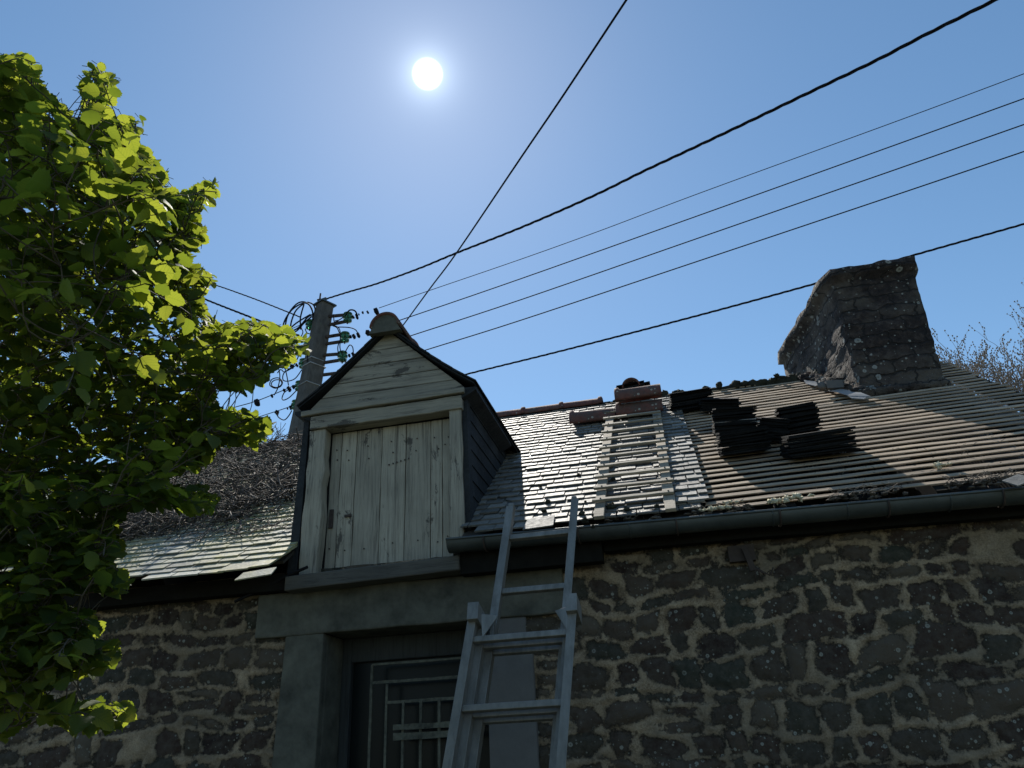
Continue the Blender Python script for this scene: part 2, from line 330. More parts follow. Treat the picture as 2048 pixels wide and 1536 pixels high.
# -- wall with its stones
def stone_layout():
    S = []; z = 0.02; rng = random.Random(11)
    while z < 2.95:
        h = rng.choice([.09, .11, .13, .15, .18]); x = XL-.1+rng.uniform(-.3, 0)
        while x < XR+.1:
            big = rng.random() < .07
            wdt = rng.uniform(.11, .29) if not big else rng.uniform(.32, .48)
            if wdt > .2 and h > .15 and rng.random() < .22:   # two thin stones instead of one
                hh = h*rng.uniform(.4, .6)
                S.append((x+wdt/2, z+hh/2, wdt*rng.uniform(.40, .46), hh/2-.014)); S.append((x+wdt/2+rng.uniform(-.02, .02), z+hh+(h-hh)/2, wdt*rng.uniform(.3, .45), (h-hh)/2-.014))
            elif rng.random() > .015:
                S.append((x+wdt/2, z+h/2+rng.uniform(-.018, .018), wdt/2-rng.uniform(.004, .020), h*(.6 if big else .5)-rng.uniform(.004, .022)))
            x += wdt+rng.uniform(.0, .03)
        z += h+.004
    return S
def build_wall():
    st = .015; xs = np.arange(XL, XR+.001, st); zs = np.concatenate([np.arange(0, 1.35, .09), np.arange(1.35, 2.90, st)])
    X, Z = np.meshgrid(xs, zs); sd = np.full(X.shape, -.2); sid = np.zeros(X.shape)
    # low frequency warp so that the courses are not ruled
    wx = .035*np.sin(3.1*X+2.3*np.sin(2.7*Z)+1)+.02*np.sin(9.3*X+7*Z); wz = .035*np.sin(2.3*X+.7+1.5*np.sin(3.3*Z))+.018*np.sin(8.1*X-6*Z)
    Xw, Zw = X+wx, Z+wz; rng = random.Random(5)
    for (cx, cz, a, b) in stone_layout():
        if a <= .02 or b <= .015: continue
        ang = rng.uniform(-.13, .13); ca, sa = math.cos(ang), math.sin(ang); k = rng.uniform(2.8, 7.0); sh = rng.uniform(-.35, .35); tp = rng.uniform(-.3, .3)
        i0, i1 = np.searchsorted(xs, [cx-a-.25, cx+a+.25]); j0, j1 = np.searchsorted(zs, [cz-b-.2, cz+b+.2])
        if i1 <= i0 or j1 <= j0: continue
        dx = Xw[j0:j1, i0:i1]-cx; dz = Zw[j0:j1, i0:i1]-cz
        u = dx*ca+dz*sa+sh*dz; v = (-dx*sa+dz*ca)*(1+tp*dx/a*.6)
        ph = rng.uniform(0, 6.28); th = np.arctan2(v/b, u/a); wob = 1+.07*np.sin(3*th+ph)+.05*np.sin(5*th+2*ph)
        rad = (np.abs(u/a)**k+np.abs(v/b)**k+1e-9)**(1/k)/wob
        s_ = (1-rad)*min(a, b)*.95
        cur = sd[j0:j1, i0:i1]; m_ = s_ > cur; cur[m_] = s_[m_]; sub = sid[j0:j1, i0:i1]; sub[m_] = rng.random()
    S = np.clip(sd/.03, -1, 1)
    nx = np.zeros(X.shape)
    for j in range(X.shape[0]):
        for i in range(X.shape[1]):
            nx[j, i] = noise.noise(Vector((X[j, i]*9, 0, Z[j, i]*9)))*.010+noise.noise(Vector((X[j, i]*28, 5, Z[j, i]*28)))*.005
    off = np.where(S > 0, -.010*S*(.3+1.4*sid)+.006, .012)   # stones bulge a little, mortar lies proud round them
    Yv = 5.0+np.where(S > 0, .016-.030*np.clip(sd/.045, 0, 1)**.6*(.35+.65*sid), .014*np.exp(-(sd/.010)**2))+nx*1.3
    verts = np.stack([X, Yv, Z], -1).reshape(-1, 3); nxn = len(xs); faces = []
    for j in range(len(zs)-1):
        zc = (zs[j]+zs[j+1])/2
        for i in range(nxn-1):
            xc = xs[i]+st/2
            if -2.70 < xc < -1.0 and zc < 2.6: continue
            faces.append((j*nxn+i, j*nxn+i+1, (j+1)*nxn+i+1, (j+1)*nxn+i))
    mb = MB(); mb.v = [tuple(v) for v in verts]; mb.f = faces; mb.sm = [True]*len(faces)
    o = mb.build('wall', M['wall'], house)
    for nm, arr in (('sd', sd), ('sid', sid)):
        at_ = o.data.attributes.new(nm, 'FLOAT', 'POINT'); at_.data.foreach_set('value', arr.astype(np.float32).ravel())
    return o
wall = build_wall()
WX0, WX1, WZ1 = -2.415, -1.267, 2.447     # window opening
b = MB()    # wall core, attic floor, gables, back wall
b.bb(XL, -2.72, 5.035, 5.5, 0, 2.86); b.bb(-.98, XR, 5.035, 5.5, 0, 2.86); b.bb(-2.72, -.98, 5.035, 5.5, 2.60, 2.86); b.bb(-2.72, -.98, 5.035, 5.5, 0, .9)
b.build('wall_core', M['back'], house)
b = MB(); b.bb(XL, XR, 5.5, 10.4, 2.5, 2.56); b.build('attic_floor', M['shade_timber'], house)  # floor colour holds the attic's shade, so gaps between battens look dark
for nm, x0, x1 in (('gable_wall', XL, XL+.4), ('gable_wall', XR-.5, XR-.04)):
    b = MB(); b.prism([(x0, 5.04, 0), (x0, 10.6, 0), (x0, 10.6, 2.80), (x0, 7.83, 4.98), (x0, 5.04, 2.90)], (x1-x0, 0, 0)); b.build(nm, M['back'], house)
b = MB(); b.bb(XL, XR, 10.2, 10.6, 0, 2.8); b.build('back_wall', M['back'], house)
b = MB(); b.prism([(XL, 7.83, 5.10), (XL, 7.83, 5.16), (XL, 10.9, 2.92), (XL, 10.9, 2.86)], (XR-XL, 0, 0)); b.build('back_roof', M['slate_dark'], house)
# -- render, lintel, jambs, window
b = MB(); b.beam((-2.93, 4.992, 2.595), (-.74, 4.992, 2.595), .05, .30, Vector((0, 1, 0)), 12, .004); lintel = bevel(b.build('lintel', M['render'], house), .012, 2)
b = MB(); b.prism([(-2.76, 5.05, 0), (WX0, 5.05, 0), (WX0, 5.05, 2.446), (-2.70, 5.05, 2.446)], (0, -.073, 0)); b.bb(WX0-.05, WX0, 5.05, 5.5, 0, 2.446); bevel(b.build('jamb', M['render'], house), .01, 2)
b = MB(); b.bb(WX1, -.965, 4.972, 5.5, 0, 2.30); b.bb(WX1, -1.0, 4.985, 5.5, 2.302, 2.446); bevel(b.build('jamb', M['granite'], house, label='pale smooth dressed stone jamb'), .01, 2)
b = MB(); b.bb(WX0, WX1, 5.02, 5.5, 2.447, 2.5); b.build('lintel_soffit', M['render'], house)
win = MB(); win.bb(WX0, WX0+.07, 5.30, 5.37, 0.9, 2.445); win.bb(WX1-.07, WX1, 5.30, 5.37, .9, 2.445); win.bb(WX0+.07, WX1-.07, 5.302, 5.37, 2.28, 2.445)
window = bevel(win.build('window', M['frame_dark'], house), .006)
p = MB(); p.bb(WX0+.06, WX1-.06, 5.350, 5.356, .9, 2.29); p.build('pane', M['pane'], window)
gr = MB(); GY = 5.21
def z6(x, y, Y=GY): return at(500+x/2.9257, 1100+y/2.9257, Y)
def bar(a, b2, th, dp=.012): gr.beam(a, b2, th, dp, Vector((1, 0, 0)) if abs((b2-a).z) > abs((b2-a).x) else Vector((0, 0, 1)), 8, .0012)
t1 = z6(716, 672); t2 = z6(716, 778); t3 = z6(803, 785); t4 = z6(803, 893); gx = WX1-.03
bar(t1, V(gx, GY, t1.z), .014); bar(t1, V(t1.x, GY, 1.0), .017); bar(t2, V(gx, GY, t2.z), .018); bar(t3, V(t3.x, GY-.004, 1.0), .018); bar(V(t3.x, GY-.004, t4.z), V(gx-.03, GY-.004, t4.z), .020)
for xx in (900, 1003, 1110, 1215):
    q = z6(xx, 893); bar(V(q.x, GY-.008, t4.z), V(q.x, GY-.008, 1.0), .018)
for yy, th in ((1040, .034), (1094, .042)):
    q = z6(855, yy); bar(V(q.x-.01, GY-.022, q.z), V(gx-.1, GY-.022, q.z), th, .02)
gr.build('grille', M['grille'], house, label='flaking pale iron grille of uneven bars')
# -- eave beams under gutter and left eaves, coloured near black for the shade there
b = MB(); b.beam((-1.40, 4.90, 2.80), (-.45, 4.90, 2.80), .10, .15, Vector((0, 1, 0))); b.beam((-.44, 4.945, 2.84), (XR, 4.945, 2.80), .08, .08, Vector((0, 1, 0)), 10, .004); b.build('wall_plate', M['shade_timber'], house)
b = MB(); b.beam((XL, 4.93, 2.80), (-2.68, 4.93, 2.80), .10, .11, Vector((0, 1, 0)), 8, .004); b.build('eave_board', M['shade_timber'], house)
# -- roof deck below slates
b = MB(); b.prism([rp(XL, -.03, -.03), rp(XL, SMAX, -.03), rp(XL, SMAX, -.01), rp(XL, -.03, -.01)], (-2.66-XL, 0, 0)); b.prism([rp(-2.66, 1.5, -.03), rp(-2.66, SMAX, -.03), rp(-2.66, SMAX, -.01), rp(-2.66, 1.5, -.01)], (1.27, 0, 0)); b.prism([rp(-1.39, .02, -.03), rp(-1.39, SMAX, -.03), rp(-1.39, SMAX, -.01), rp(-1.39, .02, -.01)], (.23+1.39, 0, 0)); b.build('roof_deck', M['rafter'], house)
# -- slates
def slate(mb, x0, x1, s0, s1, h0, h1, th, skew=0.0, chip=0.0):
    P = []
    pts = [(x0, s0+random.uniform(-.006, .006)), (x1, s0+skew+random.uniform(-.006, .006)), (x1, s1), (x0, s1)]
    if chip: pts = [(x0+chip, s0), (x1, s0+skew), (x1, s1), (x0, s1), (x0, s0+chip*1.3)]
    n = len(pts)
    for x, s in pts:
        h = h0+(h1-h0)*(s-s0)/(s1-s0); P.append(rp(x, s, h))
    P += [p+RN*th for p in P]
    mb.add(P, [tuple(range(n-1, -1, -1)), tuple(range(n, 2*n))]+[(i, (i+1) % n, (i+1) % n+n, i+n) for i in range(n)])
def slating(mb, xa, xb, s_start, ncourse, gauge, wd, keep=lambda x, s: True, jl=.006, th=.010, wj=.16):
    for i in range(ncourse):
        s0 = s_start+i*gauge; x = xa-wd*(.5 if i % 2 else 0)
        while x < xb:
            w_ = wd*random.uniform(1-wj, 1+wj); x0, x1 = max(x, xa), min(x+w_-random.uniform(.004, .012), xb)
            if x1-x0 > .03 and keep((x0+x1)/2, s0):
                j = random.uniform(-jl, jl); h = .036+random.uniform(-.002, .004)
                slate(mb, x0, x1, s0+j, min(s0+.31, SMAX+.02), h, .004, th*random.uniform(.8, 1.25), random.gauss(0, .004), random.uniform(.02, .06) if random.random() < .05 else 0)
            x += w_
b = MB()
slating(b, -1.40, .24, .0, 34, .112, .145, lambda x, s: not (x < -1.30 and s < .05))
slating(b, -2.66, -1.40, 2.016, 16, .112, .145)
# a second thickness of slates stepping out beside the open battens
b.build('slate_roof', M['slate'], house, label='sunlit weathered slates right of the dormer')
b = MB()
slating(b, -.02, .27, .112, 24, .112, .165, lambda x, s: True, .01)
ed = b.build('slate_strip', M['slate_lit'], house, label='paler strip of new edge slates beside the bare battens'); ed.location = RN*.017
b = MB()
def keepL(x, s): return not (s < -.15 and (x < -4.2 or x > -3.02 or random.random() < .08)) and not (-.15 < s < -.03 and x < -4.7)
slating(b, XL, -2.64, -.26, 41, .098, .20, keepL, .008, .009)
slate(b, -3.02, -2.80, -.255, .1, .040, .006, .011); slate(b, -2.795, -2.66, -.235, .1, .040, .006, .011, .02)
b.build('slate_roof', M['slate_yellow'], house, label='old slates spotted with yellow lichen left of the dormer')
# -- battens and rafters
for k in range(-3, 33):
    c0 = .03+.1135*k; slope = .036+.012*random.uniform(-1, 1)*.3
    x0 = .245; x1 = XR+.03+random.uniform(-.05, .05)
    def sb(x): return c0+slope*(x-.25)+.006*math.sin(x*1.7+k)
    if sb(x1) < .02: continue
    if sb(x0) < 0.0: x0 = .25+(0.0-c0)/slope
    if x1-x0 < .2: continue
    if sb(x1) > 3.70: x1 = min(x1, .25+(3.70-c0)/slope)
    if x1-x0 < .2: continue
    mb = MB(); n = 9; vs_ = []; wd = random.uniform(.044, .056); ht = random.uniform(.008, .011)
    brk = random.random() < .12
    for i in range(n+1):
        x = x0+(x1-x0)*i/n; s = sb(x)+random.uniform(-.0035, .0035); hh = random.uniform(-.003, .003)
        for (ds, dh) in ((-wd/2, 0), (wd/2, 0), (wd/2, ht), (-wd/2, ht)): vs_.append(rp(x, s+ds, .006+dh+hh))
    fs = [(3, 2, 1, 0)]
    for i in range(n):
        q = i*4
        for e in range(4): fs.append((q+e, q+(e+1) % 4, q+4+(e+1) % 4, q+4+e))
    fs.append((n*4, n*4+1, n*4+2, n*4+3)); mb.add(vs_, fs)
    bevel(mb.build('batten', M['batten'], house), .002)
for x in np.arange(.30, XR+.01, .44):
    mb = MB(); mb.beam(rp(x, -.02, -.055), rp(x, SMAX-.02, -.055), .075, .11, Vector((1, 0, 0))); mb.build('rafter', M['shade_timber'], house)  # rafters share the floor's painted-in shade
# -- ridge
RY, RZ = 7.83, 5.165
def ridge_tile(mb, a, bb_, r, open_=True, bead=True, th=.016, upv=Vector((0, 0, 1)), seg=12, spread=1.0):
    a = Vector(a); bb_ = Vector(bb_); d = (bb_-a).normalized(); sd = d.cross(upv).normalized(); u_ = sd.cross(d)
    def ring(c, r_): return [c+sd*math.cos(t)*r_*spread+u_*math.sin(t)*r_ for t in [PI*k/seg for k in range(seg+1)]]
    L = (bb_-a).length
    secs = [(0, r), (L, r)]
    if bead: secs = [(0, r*1.0), (L*.02, r*1.16), (L*.09, r*1.18), (L*.12, r), (L*.95, r*.97), (L, r*.97)]
    vs_ = []; m_ = seg+1
    for (t, rr) in secs: vs_ += ring(a+d*t, rr)
    ns = len(secs)
    for (t, rr) in secs: vs_ += ring(a+d*t, rr-th)
    fs = []
    for i in range(ns-1):
        for k in range(seg):
            fs.append((i*m_+k, i*m_+k+1, (i+1)*m_+k+1, (i+1)*m_+k)); o_ = ns*m_
            fs.append((o_+i*m_+k, o_+(i+1)*m_+k, o_+(i+1)*m_+k+1, o_+i*m_+k+1))
        fs += [(i*m_, (i+1)*m_, ns*m_+(i+1)*m_, ns*m_+i*m_), (i*m_+seg, ns*m_+i*m_+seg, ns*m_+(i+1)*m_+seg, (i+1)*m_+seg)]
    for i in (0, ns-1):
        for k in range(seg): fs.append((i*m_+k, ns*m_+i*m_+k, ns*m_+i*m_+k+1, i*m_+k+1))
    if not open_:
        fs.append(tuple(range(0, m_)))
    mb.add(vs_, fs, True)
x = -.55
while x > XL:
    if x < -4.2 or x > -4.2:
        mb = MB(); ridge_tile(mb, (x, RY, RZ-.02), (x-.46, RY, RZ-.02+random.uniform(-.006, .006)), .105); mb.build('ridge_tile', M['terracotta'], house)
    x -= .445
mb = MB()      # mortar bedding and rubble left on the stripped ridge
mb.beam((-.5, RY, RZ-.055), (XR, RY, RZ-.045), .16, .10, Vector((0, 1, 0)), 20, .012)
for i in range(46):
    x = random.uniform(-.45, 1.95); mb.blob((x, RY-.03+random.uniform(-.04, .04), RZ+random.uniform(-.02, .02)), random.uniform(.03, .07), .05, random.uniform(.02, .045), 7, 5, .5)
mb.build('ridge_bedding', M['moss'], house, label='crumbling dark mortar bedding where ridge tiles are gone')
# -- dormer
dx0, dx1 = -2.62, -1.395; dz0, dz1 = 2.80, 4.09; apx, apz = -2.005, 4.76
b = MB()
b.bb(dx0+.03, dx1-.03, 5.055, 5.09, 2.80, 4.06); b.prism([(dx0+.04, 5.03, 4.06), (dx1-.04, 5.03, 4.06), (apx, 5.03, apz-.06)], (0, .06, 0))
dormer = b.build('dormer', M['dark'], house, label='small timber dormer with a boarded front')
doorb = [-2.478, -2.385, -2.205, -1.995, -1.795, -1.655, -1.495]
db = MB(); 
edges = [at(650+0, 1000, 5.0).x]; 
xs_ = [-2.470, -2.385, -2.262, -2.055, -1.862, -1.665, -1.575, -1.492]
dh_ = None
for i in range(len(xs_)-1):
    mb = MB(); a_, c_ = xs_[i]+.0025, xs_[i+1]-.0025; yy = 5.020+random.uniform(-.003, .003); bot = 2.845+random.uniform(0, .02); top = 3.945
    n = 10; vv_ = []
    for k in range(n+1):
        z = bot+(top-bot)*k/n; j = random.uniform(-.002, .002)
        for (xx, y2) in ((a_+j, yy), (c_+j, yy), (c_+j, yy+.025), (a_+j, yy+.025)): vv_.append((xx, y2, z))
    fs = [(3, 2, 1, 0)]
    for k in range(n):
        q = k*4
        for e in range(4): fs.append((q+e, q+(e+1) % 4, q+4+(e+1) % 4, q+4+e))
    fs.append((n*4, n*4+1, n*4+2, n*4+3)); mb.add(vv_, fs); bd_ = bevel(mb.build('door_board', M['paint'], dormer), .003)
mb = MB()
for i in range(len(xs_)-1):
    for zz in (3.02, 3.72, 3.80):
        c_ = (xs_[i]+xs_[i+1])/2+random.uniform(-.02, .02); mb = MB(); mb.box((c_, 5.013, zz+random.uniform(-.02, .02)), (.007, .010, .007)); mb.build('nail', M['iron'], dormer)
for k in range(6): mb = MB(); mb.box((-1.99+k*.031, 5.013, 3.63+.006*k), (.007, .01, .010)); mb.build('nail', M['iron'], dormer)
mb = MB(); mb.box((-2.30, 5.012, 3.27), (.05, .010, .018)); mb.build('latch', M['iron'], dormer); mb = MB(); mb.box((-2.43, 5.010, 3.26), (.03, .012, .14)); mb.build('hinge_plate', M['iron'], dormer)
for (x0_, x1_, za, zb) in ((-2.612, -2.472, 2.83, 3.95), (-1.490, -1.392, 2.90, 3.975)):
    mb = MB(); mb.beam(((x0_+x1_)/2, 4.965, za), ((x0_+x1_)/2, 4.965, zb), x1_-x0_, .10, Vector((1, 0, 0)), 10, .0025); bevel(mb.build('post', M['paint'], dormer), .005)
mb = MB(); mb.beam((-2.60, 4.957, 4.003), (-1.385, 4.957, 4.013), .128, .108, Vector((0, 1, 0)), 10, .002); bevel(mb.build('header', M['paint_h'], dormer), .005)
mb = MB(); mb.beam((-2.68, 4.925, 4.088), (-1.36, 4.925, 4.098), .10, .042, Vector((0, 1, 0)), 8, .0015); bevel(mb.build('moulding', M['paint_h'], dormer), .004)
gz = [4.125, 4.235, 4.345, 4.47, 4.60, 4.76]
def half(z): return max(0.0, (apz-z)/(apz-4.10)*.69)
for i in range(5):
    z0_, z1_ = gz[i]+.002, gz[i+1]-.002; y_ = 4.955+random.uniform(-.003, .003)
    mb = MB(); mb.prism([(apx-half(z0_), y_, z0_), (apx+half(z0_), y_, z0_), (apx+half(z1_)+.001, y_, z1_), (apx-half(z1_)-.001, y_, z1_)], (0, .025, 0)); o = mb.build('gable_board', M['paint_h'], dormer); recalc(o); bevel(o, .003)
# sill beam
mb = MB(); mb.beam((-2.665, 4.915, 2.775), (-1.40, 4.915, 2.800), .17, .10, Vector((0, 1, 0)), 10, .002); bevel(mb.build('sill', M['sill'], dormer), .008, 2)
# dormer roof (two slopes, flared at the eaves) as slate slabs with verge edge
def dslope(sgn):
    """dormer roof surface point: t 0..1 from ridge to eave, y along the ridge"""
    def f(t, y):
        hw = .70+.02*(y-4.9); x = apx+sgn*hw*t; z = apz+.02-(.655*t)+.055*t*t*t-.10*(y-4.9)*t*.25
        return Vector((x, y, z))
    return f
for sgn in (-1, 1):
    f = dslope(sgn); mb = MB()
    rows = 9; gauge = 1/7.5
    for i in range(8):
        t1_ = 1.03-i*gauge*.98; t0_ = max(0, t1_-gauge*1.9); y = 4.90+(-.09 if i % 2 else 0)
        while y < 7.3:
            ye = min(y+.18, 7.3); ys_ = max(y, 4.90)
            A = f(t1_, ys_); B = f(t1_, ye-.003); C_ = f(t0_, ye-.003); D = f(t0_, ys_)
            nn = (B-A).cross(D-A).normalized(); nn = nn if nn.z > 0 else -nn
            P = [A+nn*.010, B+nn*.010, C_+nn*.002, D+nn*.002]; P += [p_+nn*.009 for p_ in P]
            mb.add(P, [(3, 2, 1, 0), (4, 5, 6, 7), (0, 1, 5, 4), (1, 2, 6, 5), (2, 3, 7, 6), (3, 0, 4, 7)]); y = ye
    # boarding under the slates
    vs_ = []
    for i in range(7):
        for y in (4.91, 7.3): vs_ += [f(i/6*1.02, y), f(i/6*1.02, y)-Vector((0, 0, .014))]
    fs = []
    for i in range(6):
        k = i*4; fs += [(k, k+2, k+6, k+4), (k+1, k+5, k+7, k+3), (k, k+4, k+5, k+1), (k+2, k+3, k+7, k+6)]
    fs += [(0, 1, 3, 2), (24, 26, 27, 25)]
    mb.add(vs_, fs); o = mb.build('dormer_roof', M['slate_dark'], dormer); recalc(o)
# cheeks: slate hung sides
for sgn, X0 in ((1, dx1+.005), (-1, dx0-.005)):
    mb = MB(); core = MB()
    core.prism([(X0-sgn*.05, 5.0, 2.86), (X0-sgn*.05, 7.2, 4.25), (X0-sgn*.05, 6.7, 4.12), (X0-sgn*.05, 5.0, 4.12)], (sgn*.045, 0, 0))
    core.build('cheek_frame', M['frame_dark'], dormer)
    z = 2.86
    i = 0
    while z < 4.13:
        y = 4.955-(.09 if i % 2 else 0)
        while y < 6.7:
            ys_, ye = max(y, 4.955), y+.178
            if z+.2 > EZ+(ys_-EY)*.7315-.02 or True:
                zt = min(z+.24, 4.14)
                flare = .05*max(0, 1-(z-2.86)/.35)
                P = [V(X0+sgn*(.022+flare), ys_, z), V(X0+sgn*(.022+flare), ye, z), V(X0+sgn*.006, ye, zt), V(X0+sgn*.006, ys_, zt)]; P += [p_+V(sgn*.009, 0, 0) for p_ in P]
                mb.add(P, [(3, 2, 1, 0), (4, 5, 6, 7), (0, 1, 5, 4), (1, 2, 6, 5), (2, 3, 7, 6), (3, 0, 4, 7)])
            y += .18
        z += .118; i += 1
    o = mb.build('cheek', M['slate_dark'], dormer); recalc(o)
    # corner strip
# pointed eave boards at the front corners
for sgn, ex in ((-1, dx0), (1, dx1)):
    mb = MB(); mb.prism([(ex+sgn*-.01, 4.90, 4.03), (ex+sgn*.12, 4.90, 4.10), (ex+sgn*.12, 4.90, 4.125), (ex-sgn*.02, 4.90, 4.125)], (0, 1.2, 0)); o = mb.build('soffit', M['slate_dark'], dormer); recalc(o)
mb = MB(); mb.prism([(dx0-.085, 4.93, 2.86), (dx0-.01, 4.93, 2.84), (dx0-.01, 4.93, 4.08), (dx0-.05, 4.93, 4.08)], (0, .1, 0)); o = mb.build('corner_slates', M['slate_dark'], dormer); recalc(o); mb = MB(); mb.prism([(dx1+.001, 4.945, 2.93), (dx1+.05, 4.945, 2.93), (dx1+.035, 4.945, 4.08), (dx1+.001, 4.945, 4.08)], (0, .09, 0)); o = mb.build('corner_slates', M['slate_dark'], dormer); recalc(o)
mb = MB(); ridge_tile(mb, (apx+.005, 4.84, apz-.01), (apx+.005, 5.30, apz-.01), .125, bead=False, th=.018, seg=18)
for q in range(4): ridge_tile(mb, (apx+.005, 5.28+.44*q, apz), (apx+.005, 5.75+.44*q, apz), .115, th=.016)
rt_ = mb.build('dormer_ridge_tiles', M['terracotta'], dormer)
mb = MB(); vs_ = [(apx+.005+math.cos(t)*.108, 4.855, apz-.012+math.sin(t)*.108) for t in [PI*k/18 for k in range(19)]]+[(apx-.13, 4.855, apz-.06), (apx+.14, 4.855, apz-.06)]
vs_ = vs_[:19]+[vs_[19], vs_[20]]
mb.prism([Vector(v) for v in vs_], (0, .06, 0)); o = mb.build('mortar_plug', M['render'], rt_); recalc(o)
# flashing where dormer roof meets main roof
mb = MB(); f = dslope(1); A = f(1.03, 6.25)
mb.prism([rp(-1.28, 1.62, .035), rp(-1.12, 1.55, .03), rp(-1.02, 1.72, .03), rp(-1.2, 1.85, .035)], (0, 0, .006)); o = mb.build('valley_flashing', M['lead'], dormer); recalc(o)
# -- gutter
mb = MB(); seg = 10; R_ = .075
gx0, gx1 = -1.455, XR+.05
def gpos(x): return V(x, 4.785, 2.932-.016*(x+1.45))
secs = np.linspace(gx0, gx1, 30); vs_ = []
for x in secs:
    c_ = gpos(x)+V(0, 0, .0015*math.sin(x*5))
    for rr in (R_, R_-.004):
        for k in range(seg+1):
            t = PI+PI*k/seg; vs_.append(c_+V(0, math.cos(t)*rr, math.sin(t)*rr))
n2 = (seg+1); fs = []
for i in range(len(secs)-1):
    o0, o1 = i*2*n2, (i+1)*2*n2
    for k in range(seg): fs += [(o0+k, o0+k+1, o1+k+1, o1+k), (o0+n2+k, o1+n2+k, o1+n2+k+1, o0+n2+k+1)]
mb.add(vs_, fs, True)
mb.tube([gpos(x)+V(0, -R_, 0) for x in secs], .009, 8); 
for x in (gx0, gx1): mb.prism([gpos(x)+V(0, math.cos(PI+PI*k/seg)*R_, math.sin(PI+PI*k/seg)*R_) for k in range(seg+1)], (.004, 0, 0))
for x in (-.25, .62, 1.05, 1.62, 2.2): mb.tube([gpos(x)+V(0, math.cos(PI+PI*k/seg)*(R_+.003), math.sin(PI+PI*k/seg)*(R_+.003)) for k in range(seg+1)], .004, 5)
gut = mb.build('gutter', M['zinc'], house, label='dull grey half round zinc gutter')
for x in np.arange(-1.2, XR, .62):
    mb = MB(); c_ = gpos(x); mb.tube([c_+V(0, math.cos(PI+PI*k/seg)*(R_+.007), math.sin(PI+PI*k/seg)*(R_+.007)) for k in range(seg+1)]+[rp(x, .10, .0)], .006, 5); mb.build('gutter_bracket', M['iron'], gut)
# iron hook on wall below gutter
mb = MB(); q = at(1480, 1092, 4.97); mb.beam(q, q+V(.0, 0, -.10), .16, .05, Vector((1, 0, 0))); mb.beam(q+V(.02, -.04, -.02), q+V(.05, -.04, -.17), .035, .03, Vector((1, 0, 0)))
for k in range(5): mb.tube([q+V(.04, -.04, -.13), q+V(.06+.02*k, -.05, -.17-.01*k), q+V(.05+.03*k, -.03, -.24+.02*k)], .004, 5)
mb.build('wall_bracket', M['iron'], house, label='rusty iron bracket with wire ends on the stone wall')
# -- chimney
def chimney():
    A = [(1.93, 6.90), (2.62, 6.90), (2.66, 8.72), (1.60, 8.62)]   # plan at the bottom
    mb = MB(); H = 44; vs_ = []; per = 56
    tot = []
    for i in range(H+1):
        z = 4.1+(5.86-4.1)*i/H
        k = (z-4.45)/1.4
        pl = [(A[0][0]+.0*k, A[0][1]), (A[1][0]+.06*k, A[1][1]), (A[2][0]+.05*k, A[2][1]), (A[3][0]-.0*k, A[3][1])]
        cap = .07 if z > 5.74 else 0
        for s_ in range(4):
            a_, c_ = Vector((*pl[s_], 0)), Vector((*pl[(s_+1) % 4], 0))
            for j in range(14):
                p_ = a_.lerp(c_, j/14); ctr = Vector((2.2, 7.8, 0)); d_ = (p_-ctr).normalized()
                q = Vector((p_.x, p_.y, z)); nn = noise.noise(q*2.3)*.018+noise.noise(Vector((q.x*4, q.y*4, math.floor(q.z/.13)*7.3)))*.016+noise.noise(Vector((q.x*7, q.y*7, q.z*14)))*.016+noise.noise(q*25)*.012
                d2 = Vector((1, 0, 0)) if s_ == 1 else Vector((-1, -.1, 0)) if s_ == 3 else Vector((0, -1, 0)) if s_ == 0 else Vector((0, 1, 0))
                if j == 0: d2 = d_; nn *= .6
                q += d2*(nn+cap+(.03*noise.noise(q*7) if cap else 0))
                if i == H: q.z += noise.noise(q*6)*.03
                vs_.append(q)
    fs = []
    for i in range(H):
        for j in range(per): fs.append((i*per+j, i*per+(j+1) % per, (i+1)*per+(j+1) % per, (i+1)*per+j))
    fs.append(tuple(H*per+j for j in range(per))); mb.add(vs_, fs, True); mb.sm[-1] = False
    return mb.build('chimney', M['chimney'], house, label='squat weathered stone chimney spotted with lichen')
chim = chimney()
mb = MB()
def fl(pts, h=.045, th=.006):
    P = []
    for (px, py) in pts:
        x_, s_ = on_roof(px, py, h); P.append(rp(x_, s_, h))
    mb.prism(P, RN*th)
fl([(1608, 761), (1632, 764), (1652, 772), (1640, 775), (1612, 768)]); fl([(1640, 772), (1700, 782), (1706, 790), (1660, 783)], .05); fl([(1690, 789), (1738, 792), (1728, 799), (1704, 797)], .055); fl([(1665, 782), (1722, 786), (1742, 794), (1700, 793)], .06)
q1 = V(1.80, 6.98, 4.62)
o = mb.build('flashing', M['lead'], chim); recalc(o)
mb = MB(); c_ = at(1668, 770, 7.0); mb.box(c_, (.16, .05, .08), Matrix.Rotation(.2, 3, 'Z')); mb.blob(c_+V(-.12, 0, .01), .05, .04, .05, 8, 6, .5); mb.build('mortar_fillet', M['granite'], chim)
mb = MB()      # mortar haunch at the foot of the chimney
for k in range(26):
    t = k/25
    mb.blob(rp(1.60+.34*t+.02, 3.55-1.02*t+.08, .02), .09, .09, .06, 8, 6, .35)
for k in range(14): mb.blob(rp(1.95+.05*k, 2.60, .02), .06, .05, .05, 8, 6, .35)
mb.build('haunching', M['chimney'], chim)

# ------------------------------------------------------------------ helper: items lying on the roof
def roofM(yaw=0.0, roll=0.0, pitch=0.0):
    return Matrix.Rotation(BETA, 3, 'X') @ Matrix.Rotation(yaw, 3, 'Z') @ Matrix.Rotation(pitch, 3, 'X') @ Matrix.Rotation(roll, 3, 'Y')
